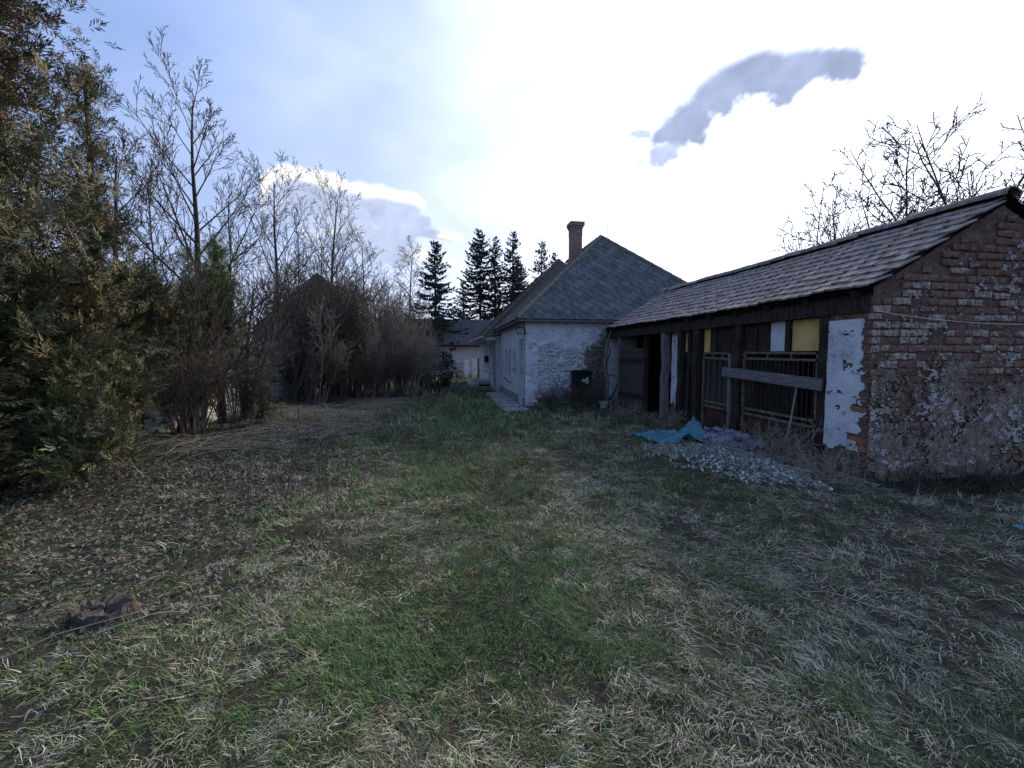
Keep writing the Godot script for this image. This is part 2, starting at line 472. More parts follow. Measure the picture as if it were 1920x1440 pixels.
func brick_mesh(w: float, h: float, m: Material, rough := 1.0) -> ArrayMesh:
	var mb := MB.new()
	var nx := 4
	var ny := 2
	var p := []
	var q := []
	for j in ny + 1:
		for k in nx + 1:
			var edge := (k == 0 or k == nx or j == 0 or j == ny)
			var o := Vector3((float(k) / nx - 0.5) * w, (float(j) / ny - 0.5) * h, 0)
			o += Vector3(rr(-1, 1) * 0.008, rr(-1, 1) * 0.006, 0) * rough
			o.z = rr(-0.006, 0.004) * rough - (0.006 * rough if edge else 0.0)
			p.push_back(o)
	for j in ny:
		for k in nx:
			var a := j * (nx + 1) + k
			mb.quad(p[a], p[a + 1], p[a + nx + 2], p[a + nx + 1])
	var ring := []
	for k in nx: ring.push_back(k)
	for j in ny: ring.push_back(j * (nx + 1) + nx)
	for k in nx: ring.push_back(ny * (nx + 1) + nx - k)
	for j in ny: ring.push_back((ny - j) * (nx + 1))
	for k in ring.size():
		var a: Vector3 = p[ring[k]]
		var b: Vector3 = p[ring[(k + 1) % ring.size()]]
		mb.quad(b, a, Vector3(a.x * 1.02, a.y * 1.05, -0.06), Vector3(b.x * 1.02, b.y * 1.05, -0.06))
	return mb.mesh(m)

func stone_mesh(m: Material, blunt: float, jag: float) -> ArrayMesh:
	var mb := MB.new()
	var off := {}
	for f in 6:
		var axis := f / 2
		var sgn := 1.0 if f % 2 else -1.0
		var g := []
		for j in 4:
			for k in 4:
				var a := (k / 3.0) * 2 - 1
				var b := (j / 3.0) * 2 - 1
				var v := Vector3(sgn, a, b) if axis == 0 else (Vector3(a, sgn, b) if axis == 1 else Vector3(a, b, sgn))
				var key := Vector3i((v * 3).round())
				if not off.has(key):
					off[key] = rv(jag)
				g.push_back((v.lerp(v.normalized() * 1.15, blunt) + off[key]) * 0.5)
		for j in 3:
			for k in 3:
				var a := j * 4 + k
				var flip := (sgn > 0) == (axis == 1)
				if flip:
					mb.quad(g[a], g[a + 4], g[a + 5], g[a + 1])
				else:
					mb.quad(g[a], g[a + 1], g[a + 5], g[a + 4])
	return mb.mesh(m)

# a sheet of plaster with a torn outline: keep(u, v) > 0 where it is left; thickness along n
func torn_sheet(o: Vector3, ud: Vector3, vd: Vector3, nd: Vector3, nu: int, nv: int, cell: float, thick: float, keep: Callable, m: Material, sd: int) -> ArrayMesh:
	var mb := MB.new()
	var pos := {}
	var ok := {}
	for j in nv + 1:
		for k in nu + 1:
			var edge := k == 0 or k == nu or j == 0 or j == nv
			var ju := 0.0 if edge else (hash01(k, j, sd) - 0.5) * 0.9
			var jv := 0.0 if edge else (hash01(k, j, sd + 5) - 0.5) * 0.9
			var u := (k + ju) * cell
			var w := (j + jv) * cell
			pos[j * 4096 + k] = o + ud * u + vd * w + nd * (thick + bumps.get_noise_3d(u * 9 + sd, w * 9, 3.0) * thick * 0.7)
	for j in nv:
		for k in nu:
			ok[j * 4096 + k] = keep.call((k + 0.5) * cell, (j + 0.5) * cell) > 0
	for j in nv:
		for k in nu:
			if not ok[j * 4096 + k]:
				continue
			var a: Vector3 = pos[j * 4096 + k]
			var b: Vector3 = pos[j * 4096 + k + 1]
			var c: Vector3 = pos[(j + 1) * 4096 + k + 1]
			var d: Vector3 = pos[(j + 1) * 4096 + k]
			mb.quad(a, b, c, d)
			for e in [[j - 1, k, a, b], [j, k + 1, b, c], [j + 1, k, c, d], [j, k - 1, d, a]]:
				var key: int = e[0] * 4096 + e[1]
				if e[0] < 0 or e[1] < 0 or e[0] >= nv or e[1] >= nu or not ok[key]:
					var p: Vector3 = e[2]
					var q: Vector3 = e[3]
					mb.quad(p, p - nd * thick * 1.6, q - nd * thick * 1.6, q)
	return mb.mesh(m)

func chip_mesh(m: Material) -> ArrayMesh:
	# a flake of limewash or mortar: an uneven disc with its own thickness
	var mb := MB.new()
	var ring := []
	for k in 9:
		var a := TAU * k / 9.0
		var r := rr(0.28, 0.55)
		ring.push_back(Vector3(cos(a) * r, sin(a) * r * 0.8, 0))
	var mid := Vector3(rr(-0.1, 0.1), rr(-0.1, 0.1), 0.13)
	for k in 9:
		var a: Vector3 = ring[k] * 0.8 + Vector3(0, 0, 0.1 + hash01(k, 3, 2) * 0.05)
		var b: Vector3 = ring[(k + 1) % 9] * 0.8 + Vector3(0, 0, 0.1 + hash01((k + 1) % 9, 3, 2) * 0.05)
		mb.tri(mid, a, b)
		mb.quad(a, ring[k] - Vector3(0, 0, 0.05), ring[(k + 1) % 9] - Vector3(0, 0, 0.05), b)
	return mb.mesh(m)

# a roof tile: lies along -z from its lower edge at z = 0, rolled rib on one side
func tile_mesh(w: float, l: float, m: Material) -> ArrayMesh:
	var mb := MB.new()
	var prof := [Vector2(-0.5, 0.002), Vector2(-0.44, 0.011), Vector2(-0.36, 0.01), Vector2(-0.29, 0.003), Vector2(0.1, 0.0), Vector2(0.44, 0.002), Vector2(0.5, 0.005)]
	var low := []
	var top := []
	for q in prof:
		low.push_back(Vector3(q.x * w, q.y + rr(-0.003, 0.003), rr(-0.012, 0.008)))
		top.push_back(Vector3(q.x * w, q.y * 0.8, -l))
	for k in prof.size() - 1:
		mb.quad(low[k], low[k + 1], top[k + 1], top[k])
		var dn := Vector3(0, 0.026, 0)
		mb.quad(low[k] - dn, low[k + 1] - dn, low[k + 1], low[k])
	mb.quad(low[0] - Vector3(0, 0.02, 0), low[0], top[0], top[0] - Vector3(0, 0.02, 0))
	var e := prof.size() - 1
	mb.quad(low[e], low[e] - Vector3(0, 0.02, 0), top[e] - Vector3(0, 0.02, 0), top[e])
	return mb.mesh(m)

# ------------------------------------------------------------------ the brick stable
const SX := 5.19
const SZ := -4.46
const SEND := -12.93

func shed_sag(z: float) -> float:
	return -0.035 * sin((z - SZ) / (SEND - SZ) * PI) + bumps.get_noise_2d(z * 3.0, 400.0) * 0.025

func slope_y(x: float) -> float:
	# height of the tiles above x on the yard side, a little flatter at the eave
	return 2.405 + (x - 5.08) * 0.597 + 0.04 * exp(-(x - 5.08) / 0.3) - 0.02

func make_shed():
	var shed := thing("brick_stable", "long low brick stable with a tiled roof and timber front of posts and railed gates", "stable")
	# gable wall with its bricks
	var core := MB.new()
	var step := 0.06
	var nx := int(4.0 / step)
	for k in nx:
		for j in 64:
			var q := []
			for c in [[0, 0], [1, 0], [1, 1], [0, 1]]:
				var x: float = SX + 0.03 + (k + c[0]) * step * 0.945
				var half := 1.0 - absf(x - 7.1) / 2.2
				var top := 2.33 + half * 1.24 - 0.06
				var y: float = -0.25 + (top + 0.25) * (j + c[1]) / 64.0
				q.push_back(Vector3(x, y, SZ - 0.028 + bumps.get_noise_2d(x * 12, y * 12) * 0.022 + bumps.get_noise_2d(x * 40, y * 40) * 0.012))
			core.quad(q[0], q[1], q[2], q[3])
	core.box(Vector3(SX + 0.02, -0.25, SZ - 0.42), Vector3(SX + 3.78, 2.3, SZ - 0.09))
	core.quad(Vector3(SX, 2.3, SZ - 0.1), Vector3(SX + 3.8, 2.3, SZ - 0.1), Vector3(7.12, 3.5, SZ - 0.1), Vector3(7.08, 3.5, SZ - 0.1))
	var gable := part("gable_wall", core.mesh(M.mortar), shed)
	gable.set_meta("label", "weathered brick gable with patches of old whitewash")
	var kinds := {}
	for mk in ["brick_dark", "brick_red", "brick_pale", "brick_orange", "render_grey"]:
		kinds[mk] = []
		for k in 3:
			kinds[mk].push_back([brick_mesh(0.262, 0.078, M[mk]), brick_mesh(0.125, 0.078, M[mk])])
	var pitch := 0.0975
	var row := 0
	var y := 0.02
	var laid := 0
	var rest := []
	while y < 3.5:
		var x := SX + 0.01
		var header := row % 2 == 1
		var c := 0
		while x < SX + 3.8:
			var stretch := (c + row) % 3 != 0
			var w := 0.262 if stretch else 0.125
			if c == 0 and row % 2 == 1:
				stretch = false
				w = 0.125
			var cx := x + w / 2
			var half := 1.0 - absf(cx - 7.1) / 2.2
			var lim := 2.33 + half * 1.24 - 0.1 - w * 0.28
			if y + 0.04 < lim and cx + w / 2 < SX + 3.8:
				var pick := rng.randf()
				var worn := patch.get_noise_2d(cx * 2.0 + 50, y * 2.6)
				var mk := "brick_dark"
				var upper := sm(1.3, 1.75, y)
				if y < 1.3 + worn * 0.5:
					mk = "render_grey" if pick < 0.2 else ("brick_dark" if pick < 0.9 else "brick_pale")
				elif pick < 0.3 * upper + worn * 0.55 + 0.25 * exp(-pow((y - 1.95) / 0.22, 2.0)):
					mk = "brick_pale"
				elif pick < 0.6:
					mk = "brick_red"
				elif pick > 0.986:
					mk = "brick_orange"
				var sunk := rr(-0.034, -0.002) if mk == "brick_dark" or mk == "render_grey" else rr(-0.003, 0.008)
				var xf := Transform3D(Basis.from_euler(Vector3(rr(-0.02, 0.02), rr(-0.02, 0.02), rr(-0.018, 0.018))).scaled(Vector3(rr(0.92, 1.02), rr(0.86, 1.04), 1)), Vector3(cx, y + rr(-0.006, 0.006), SZ + sunk))
				var ms: Mesh = kinds[mk][rng.randi() % 3][0 if stretch else 1]
				if cx < 7.75 and laid < 300:
					part("brick", ms, gable, xf)
					laid += 1
				else:
					rest.push_back([ms, xf])
			x += w + 0.014
			c += 1
		y += pitch
		row += 1
	var st := SurfaceTool.new()
	for r in rest:
		st.append_from(r[0], 0, r[1])
	var far_bricks := part("brickwork", st.commit(), gable)
	far_bricks.mesh.surface_set_material(0, M.brick_dark)
	far_bricks.set_meta("kind", "stuff")
	# old limewash and mortar smears still clinging to the bricks
	var smear := func(u: float, v: float):
		if v > 2.1 + (u - 0.2) * 0.52:
			return -1.0
		var big := patch.get_noise_2d(u * 3.1 + 5, v * 3.6 + 30)
		var fine := 0.8 * patch.get_noise_2d(u * 15, v * 21 + 60) + 0.6 * patch.get_noise_2d(u * 46, v * 54)
		var low := 1.0 - sm(0.9, 1.45, v)
		return fine + big * 0.6 - lerpf(0.62, 0.44, low)
	part("limewash", torn_sheet(Vector3(SX + 0.03, 0.15, SZ + 0.004), Vector3.RIGHT, Vector3.UP, Vector3(0, 0, 1), 200, 230, 0.0132, 0.011, smear, M.lime_flake, 31), gable)
	var coat := func(u: float, v: float):
		var n := patch.get_noise_2d(u * 2.2 + 80, v * 3.0 - 12) + 0.5 * patch.get_noise_2d(u * 11, v * 13) + 0.4 * patch.get_noise_2d(u * 34, v * 40)
		return n + 0.22 - sm(0.95, 1.7, v) * 0.7
	part("old_render", torn_sheet(Vector3(SX + 0.03, 0.0, SZ - 0.004), Vector3.RIGHT, Vector3.UP, Vector3(0, 0, 1), 190, 110, 0.0153, 0.012, coat, M.render_grey, 41), gable)
	# white corner pillar on the yard side
	var pm := MB.new()
	pm.box(Vector3(SX + 0.015, -0.25, -5.05), Vector3(SX + 0.4, 2.33, SZ - 0.04))
	var pillar := part("corner_pillar", pm.mesh(M.mortar), shed)
	for r in 22:
		var zz := SZ - 0.07 - (0.0 if r % 2 else 0.07)
		var wide := 0.125 if r % 2 else 0.26
		var ms2: Mesh = kinds["brick_orange" if r in [3, 4, 8] else "brick_dark"][r % 3][1 if r % 2 else 0]
		var o := part("brick", ms2, pillar, Transform3D(Basis(Vector3.UP, -PI / 2), Vector3(SX + 0.004, 0.12 + r * pitch, SZ - 0.02 - wide / 2)))
		o.set_meta("label", "bare quoin brick where the whitewash has fallen off")
	var keep := func(u: float, v: float):
		# u runs from the back edge of the pillar towards the gable, v up
		var edge := 0.5 + patch.get_noise_2d(v * 9.0, 7.0) * 0.09 - (0.05 if v > 1.75 else 0.0)
		if absf(v - 0.45) < 0.045 or absf(v - 0.82) < 0.05:
			edge -= 0.16
		if u > edge:
			return -1.0
		if v < 0.3 + patch.get_noise_2d(u * 8, 91.0) * 0.1:
			return -1.0
		var hole := patch.get_noise_2d(u * 9.0 + 300, v * 8.0) + 0.35 * patch.get_noise_2d(u * 40.0, v * 44.0)
		return 0.42 - hole
	part("plaster", torn_sheet(Vector3(SX + 0.012, 0.1, -5.05), Vector3(0, 0, 1), Vector3.UP, Vector3.LEFT, 37, 122, 0.016, 0.016, keep, M.whitewash, 3), pillar)
	var low_keep := func(u: float, v: float): return 0.33 + patch.get_noise_2d(u * 7, 14.0) * 0.2 - v
	part("plinth_render", torn_sheet(Vector3(SX + 0.008, -0.1, -5.05), Vector3(0, 0, 1), Vector3.UP, Vector3.LEFT, 24, 26, 0.022, 0.012, low_keep, M.render_grey, 4), pillar)
	# walls out of sight and the floor
	var wm := MB.new()
	wm.box(Vector3(8.7, -0.2, SEND), Vector3(9.0, 2.3, SZ - 0.45))
	part("back_wall", wm.mesh(M.mortar), shed)
	wm = MB.new()
	wm.box(Vector3(SX + 0.02, -0.2, SEND), Vector3(8.68, 2.3, SEND + 0.05))
	part("end_wall", wm.mesh(M.whitewash), shed)
	wm = MB.new()
	wm.box(Vector3(SX + 0.8, 0.09, -12.5), Vector3(8.68, 2.3, -12.4))
	part("stall_partition", wm.mesh(M.wood_dark), shed)
	wm = MB.new()
	wm.box(Vector3(SX + 0.35, -0.1, SEND + 0.3), Vector3(8.68, 0.09, SZ - 0.45))
	part("stable_floor", wm.mesh(M.earth_gap), shed)
	wm = MB.new()
	wm.box(Vector3(SX + 0.5, 0.09, -9.42), Vector3(8.68, 2.25, -9.2))
	part("cross_wall", wm.mesh(M.whitewash), shed)
	# timber front
	wm = MB.new()
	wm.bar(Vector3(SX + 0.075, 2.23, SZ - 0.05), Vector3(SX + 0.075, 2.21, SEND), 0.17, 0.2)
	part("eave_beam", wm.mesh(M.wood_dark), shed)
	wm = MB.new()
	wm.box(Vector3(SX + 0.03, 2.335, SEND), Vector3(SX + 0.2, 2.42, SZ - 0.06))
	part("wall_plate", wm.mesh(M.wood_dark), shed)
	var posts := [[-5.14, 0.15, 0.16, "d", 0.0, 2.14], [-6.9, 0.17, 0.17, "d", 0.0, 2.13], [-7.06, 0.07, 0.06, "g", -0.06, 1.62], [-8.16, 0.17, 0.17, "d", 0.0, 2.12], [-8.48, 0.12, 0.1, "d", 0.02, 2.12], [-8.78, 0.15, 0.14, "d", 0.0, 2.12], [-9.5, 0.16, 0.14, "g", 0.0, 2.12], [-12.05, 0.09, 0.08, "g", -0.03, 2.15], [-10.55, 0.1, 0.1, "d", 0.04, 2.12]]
	for p in posts:
		wm = MB.new()
		var b := Vector3(SX + 0.09 + p[4], -0.1, p[0])
		var seg := 6
		for s in seg:
			var y0: float = -0.1 + (p[5] + 0.1) * s / seg
			var y1: float = -0.1 + (p[5] + 0.1) * (s + 1) / seg
			var j0 := Vector3(bumps.get_noise_2d(y0 * 30, p[0] * 50), 0, bumps.get_noise_2d(y0 * 30, p[0] * 50 + 90)) * 0.035
			var j1 := Vector3(bumps.get_noise_2d(y1 * 30, p[0] * 50), 0, bumps.get_noise_2d(y1 * 30, p[0] * 50 + 90)) * 0.035
			wm.bar(Vector3(b.x, y0 - 0.004, b.z) + j0, Vector3(b.x, y1, b.z) + j1, p[1] * rr(0.95, 1.03), p[2] * rr(0.95, 1.03), Vector3(0, 0, 1))
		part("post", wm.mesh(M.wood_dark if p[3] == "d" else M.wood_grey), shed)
	# whitewashed door jamb
	wm = MB.new()
	wm.box(Vector3(SX + 0.2, 0.0, -9.38), Vector3(SX + 0.5, 2.14, -8.92))
	var jamb := part("brick_jamb", wm.mesh(M.mortar), shed)
	var jkeep := func(u: float, v: float): return (0.42 - patch.get_noise_2d(u * 16 + 71, v * 12)) if v > 0.45 + patch.get_noise_2d(u * 9, 3.0) * 0.3 else -1.0
	part("plaster", torn_sheet(Vector3(SX + 0.2, 0.05, -9.38), Vector3(0, 0, 1), Vector3.UP, Vector3.LEFT, 19, 84, 0.025, 0.014, jkeep, M.whitewash, 9), jamb)
	# gates: frame with double rails top and bottom, thin bars, rusty sheet below
	for g in [[-6.76, -5.23, 0.0], [-7.98, -7.1, 0.03]]:
		var z0: float = g[0]
		var z1: float = g[1]
		var gx: float = SX + 0.06 + g[2]
		wm = MB.new()
		for yy in [1.63, 1.53, 0.66, 0.57]:
			wm.bar(Vector3(gx, yy + 0.005, z0), Vector3(gx, yy - 0.01, z1), 0.04, 0.035)
		wm.bar(Vector3(gx, 0.1, z0 + 0.02), Vector3(gx, 1.65, z0 + 0.02), 0.04, 0.04, Vector3(0, 0, 1))
		wm.bar(Vector3(gx, 0.1, z1 - 0.02), Vector3(gx, 1.64, z1 - 0.02), 0.04, 0.04, Vector3(0, 0, 1))
		for t in [0.36, 0.68]:
			wm.bar(Vector3(gx, 1.53, lerpf(z0, z1, t)), Vector3(gx, 1.63, lerpf(z0, z1, t)), 0.025, 0.025, Vector3(0, 0, 1))
		var gate := part("gate", wm.mesh(M.rail), shed)
		gate.set_meta("label", "rusty railed stable gate with thin upright bars")
		var nb := int((z1 - z0) / 0.085)
		for k in range(1, nb):
			var bz := lerpf(z0, z1, float(k) / nb)
			wm = MB.new()
			var bend := rr(-0.015, 0.015)
			wm.tube([Vector3(gx, 0.58, bz + bend), Vector3(gx + rr(-0.01, 0.01), 1.1, bz), Vector3(gx, 1.55, bz)], [0.009, 0.009, 0.009], 5)
			part("bar", wm.mesh(M.rail if (g[2] > 0 and k % 2 == 0) else M.bar_dark), gate)
		# two sheets, joined at a seam
		for s in 2:
			wm = MB.new()
			var sz0 := lerpf(z0, z1, 0.5 * s) + 0.01
			var sz1 := lerpf(z0, z1, 0.5 * s + 0.5) - 0.004
			for k in 5:
				var a0 := lerpf(sz0, sz1, k / 5.0)
				var a1 := lerpf(sz0, sz1, (k + 1) / 5.0)
				var d0 := bumps.get_noise_2d(a0 * 14, 8.0) * 0.02
				var d1 := bumps.get_noise_2d(a1 * 14, 8.0) * 0.02
				wm.quad(Vector3(gx + 0.03 + d0, 0.02, a0), Vector3(gx + 0.03 + d1, 0.02, a1), Vector3(gx + 0.03 + d1, 0.57, a1), Vector3(gx + 0.03 + d0, 0.57, a0))
				wm.quad(Vector3(gx + 0.034 + d1, 0.02, a1), Vector3(gx + 0.034 + d0, 0.02, a0), Vector3(gx + 0.034 + d0, 0.57, a0), Vector3(gx + 0.034 + d1, 0.57, a1))
			part("rusty_sheet", wm.mesh(M.rust), gate)
	# boards over the gates
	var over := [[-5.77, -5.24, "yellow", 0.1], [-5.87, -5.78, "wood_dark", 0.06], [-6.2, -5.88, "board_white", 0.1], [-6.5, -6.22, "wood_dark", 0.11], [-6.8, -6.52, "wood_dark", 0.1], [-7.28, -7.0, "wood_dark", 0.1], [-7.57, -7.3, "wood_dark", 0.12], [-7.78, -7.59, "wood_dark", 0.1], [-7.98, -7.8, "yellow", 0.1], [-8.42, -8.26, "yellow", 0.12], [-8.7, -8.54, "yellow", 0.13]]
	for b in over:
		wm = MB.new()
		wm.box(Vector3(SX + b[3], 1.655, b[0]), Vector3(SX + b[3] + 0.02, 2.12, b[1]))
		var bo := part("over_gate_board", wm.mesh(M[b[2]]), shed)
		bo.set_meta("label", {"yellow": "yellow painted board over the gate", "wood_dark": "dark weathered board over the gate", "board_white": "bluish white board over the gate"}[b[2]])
	# board leaning inside behind the gate and the plank door
	wm = MB.new()
	wm.box(Vector3(SX + 0.25, 0.1, -6.7), Vector3(SX + 0.28, 1.2, -6.1))
	part("inner_board", wm.mesh(M.wood_dark), shed)
	var door_xf := Transform3D(Basis(Vector3.UP, 0.1), Vector3(SX + 0.02, 0.05, -11.95))
	wm = MB.new()
	wm.box(Vector3(-0.05, 0.35, 0.02), Vector3(-0.022, 0.47, 1.3), door_xf)
	var door := part("plank_door", wm.mesh(M.wood_dark), shed)
	wm = MB.new()
	wm.box(Vector3(-0.05, 1.35, 0.02), Vector3(-0.022, 1.47, 1.3), door_xf)
	part("door_batten", wm.mesh(M.wood_dark), door)
	var dk := 0
	for k in 7:
		wm = MB.new()
		var pz := 0.01 + k * 0.19
		wm.box(Vector3(-0.02, rr(0.0, 0.06), pz), Vector3(0.012, 1.72 + rr(-0.03, 0.03) + k * 0.004, pz + rr(0.172, 0.184)), door_xf)
		part("door_plank", wm.mesh(M.wood_door), door)
		dk += 1
	# rafters under the eave
	for k in 12:
		var rz := SZ - 0.2 - k * 0.74
		wm = MB.new()
		wm.bar(Vector3(5.12, 2.35 + shed_sag(rz), rz), Vector3(7.08, 3.5 + shed_sag(rz), rz), 0.08, 0.09)
		part("rafter", wm.mesh(M.wood_dark), shed)
	# roof: boarding, tiles, ridge
	var deck := MB.new()
	for k in 36:
		var z0 := lerpf(-4.44, SEND, k / 36.0)
		var z1 := lerpf(-4.44, SEND, (k + 1) / 36.0)
		for j in 6:
			var x0 := lerpf(5.1, 7.1, j / 6.0)
			var x1 := lerpf(5.1, 7.1, (j + 1) / 6.0)
			for d in [0.0, -0.03]:
				var a := Vector3(x0, slope_y(x0) + shed_sag(z0) - 0.012 + d, z0)
				var b := Vector3(x1, slope_y(x1) + shed_sag(z0) - 0.012 + d, z0)
				var c := Vector3(x1, slope_y(x1) + shed_sag(z1) - 0.012 + d, z1)
				var e := Vector3(x0, slope_y(x0) + shed_sag(z1) - 0.012 + d, z1)
				if d == 0.0:
					deck.quad(a, b, c, e)
				else:
					deck.quad(a, e, c, b)
		deck.quad(Vector3(7.1, 3.63 + shed_sag(z0), z0), Vector3(9.3, 2.38 + shed_sag(z0), z0), Vector3(9.3, 2.38 + shed_sag(z1), z1), Vector3(7.1, 3.63 + shed_sag(z1), z1))
	var roof := part("roof", deck.mesh(M.wood_dark), shed)
	var tiles := []
	for mk in ["tile_a", "tile_b", "tile_c"]:
		for k in 3:
			tiles.push_back(tile_mesh(0.208, 0.34, M[mk]))
	var rows := 10
	var cols := 42
	var left := []
	var put := 0
	for c in cols:
		for r in rows:
			var z := -4.5 - c * 0.2035 - (0.1 if r % 2 else 0.0) + rr(-0.006, 0.006)
			if z < SEND + 0.09:
				continue
			var x := 5.06 + r * 0.2025 + rr(-0.008, 0.008)
			var y0 := slope_y(x) + shed_sag(z)
			var y1 := slope_y(x + 0.25) + shed_sag(z)
			var s := Vector3(0.25, y1 - y0, 0).normalized()
			var n := Vector3(-s.y, s.x, 0)
			var xf := Transform3D(Basis(Vector3(0, 0, 1), n, -s), Vector3(x, y0, z) + n * (0.044 + rr(-0.003, 0.005)))
			xf = xf * Transform3D(Basis.from_euler(Vector3(-0.095 + rr(-0.01, 0.01), rr(-0.015, 0.015), rr(-0.008, 0.008))), Vector3.ZERO)
			var pick := rng.randi() % 3
			if rng.randf() < 0.6:
				pick += 0
			else:
				pick = 3 + rng.randi() % 6
			if c < 30 and put < 300:
				part("tile", tiles[pick], roof, xf)
				put += 1
			else:
				left.push_back([tiles[pick], xf])
	for grp in 3:
		var s2 := SurfaceTool.new()
		var any := false
		for r in left:
			if tiles.find(r[0]) / 3 == grp:
				s2.append_from(r[0], 0, r[1])
				any = true
		if any:
			var o2 := part("far_tiles", s2.commit(), roof)
			o2.mesh.surface_set_material(0, [M.tile_a, M.tile_b, M.tile_c][grp])
			o2.set_meta("kind", "stuff")
	for k in 22:
		var z := -4.4 - k * 0.388
		var mb := MB.new()
		var prof := []
		for a in 9:
			var t := lerpf(-0.12, PI + 0.12, a / 8.0)
			prof.push_back(Vector2(cos(t) * 0.115, sin(t) * 0.085))
		for a in 8:
			var f := 1.12
			var p0 := Vector3(prof[a].x * f, prof[a].y * f, 0)
			var p1 := Vector3(prof[a + 1].x * f, prof[a + 1].y * f, 0)
			var q0 := Vector3(prof[a].x, prof[a].y, -0.42)
			var q1 := Vector3(prof[a + 1].x, prof[a + 1].y, -0.42)
			mb.quad(p0, p1, q1, q0)
			mb.quad(p0 * 0.86, p0, q0, q0 * Vector3(0.86, 0.86, 1))
			mb.quad(p0 * 0.84, p1 * 0.84, p1, p0)
		part("ridge_tile", mb.mesh([M.tile_a, M.tile_b, M.tile_c][k % 3]), roof, Transform3D(Basis.from_euler(Vector3(rr(0.0, 0.05), rr(-0.03, 0.03), rr(-0.05, 0.05))), Vector3(7.1 + rr(-0.01, 0.01), 3.62 + shed_sag(z) + rr(-0.006, 0.008), z)))
	# clothes line tied to the gable corner
	var pts := PackedVector3Array()
	var rad := PackedFloat32Array()
	for k in 15:
		var t := k / 14.0
		pts.push_back(Vector3(lerpf(SX - 0.005, 8.2, t), lerpf(2.13, 2.02, t) - 0.32 * t * (1 - t), SZ + 0.035 + t * 0.1))
		rad.push_back(0.005)
	wm = MB.new()
	wm.tube(pts, rad, 5)
	var line := part("clothes_line", wm.mesh(M.rope), self)
	tag(line, "thin pale cord stretched slack across the brick gable", "cord")
	# plank nailed across the posts
	wm = MB.new()
	var a := Vector3(SX - 0.035, 1.29, -7.2)
	var b := Vector3(SX - 0.02, 1.185, -5.1)
	for k in 6:
		wm.bar(a.lerp(b, k / 6.0), a.lerp(b, (k + 1) / 6.0 + 0.001), 0.03, 0.165 + 0.006 * (k % 2))
	var plank := part("barrier_plank", wm.mesh(M.wood_grey_long), self)
	tag(plank, "weathered grey plank fixed slanting across the stable gates", "plank")
	# loose pole against the gate
	wm = MB.new()
	wm.tube([Vector3(SX - 0.12, 0.1, -5.62), Vector3(SX - 0.05, 0.6, -5.57), Vector3(SX - 0.0, 1.12, -5.54)], [0.016, 0.015, 0.013], 6)
	var pole := part("leaning_pole", wm.mesh(M.stick), self)
	tag(pole, "thin wooden pole leaning on the gate under the slanting plank", "pole")

# ------------------------------------------------------------------ house pieces
func wall_with_openings(mb: MB, x0: float, x1: float, z_near: float, z_far: float, top: float, holes: Array):
	# a wall along z; holes sorted from near to far: [z near, z far, y low, y high]
	var z := z_near
	for h in holes:
		mb.box(Vector3(x0, -0.3, h[0]), Vector3(x1, top, z))
		if h[2] > -0.2:
			mb.box(Vector3(x0, -0.3, h[1]), Vector3(x1, h[2], h[0]))
		mb.box(Vector3(x0, h[3], h[1]), Vector3(x1, top, h[0]))
		z = h[1]
	mb.box(Vector3(x0, -0.3, z_far), Vector3(x1, top, z))

func window(parent: Node, x: float, h: Array, deep: float):
	var mb := MB.new()
	var t := 0.05
	var a := Vector3(x + deep, h[2], h[1])
	var b := Vector3(x + deep + 0.05, h[3], h[0])
	mb.box(a, Vector3(b.x, a.y + t, b.z)); mb.box(Vector3(a.x, b.y - t, a.z), b)
	mb.box(Vector3(a.x, a.y + t, a.z), Vector3(b.x, b.y - t, a.z + t)); mb.box(Vector3(a.x, a.y + t, b.z - t), Vector3(b.x, b.y - t, b.z))
	mb.box(Vector3(a.x + 0.01, lerpf(a.y, b.y, 0.62), a.z + t), Vector3(b.x, lerpf(a.y, b.y, 0.62) + 0.04, b.z - t))
	var w := part("window", mb.mesh(M.frame_pale), parent)
	mb = MB.new()
	mb.box(Vector3(a.x + 0.022, a.y + t, a.z + t), Vector3(a.x + 0.03, b.y - t, b.z - t))
	part("pane", mb.mesh(M.glass), w)
	mb = MB.new()
	mb.box(Vector3(x - 0.04, h[2] - 0.05, h[1] - 0.03), Vector3(x + deep, h[2] - 0.002, h[0] + 0.03))
	part("sill", mb.mesh(M.concrete), w)

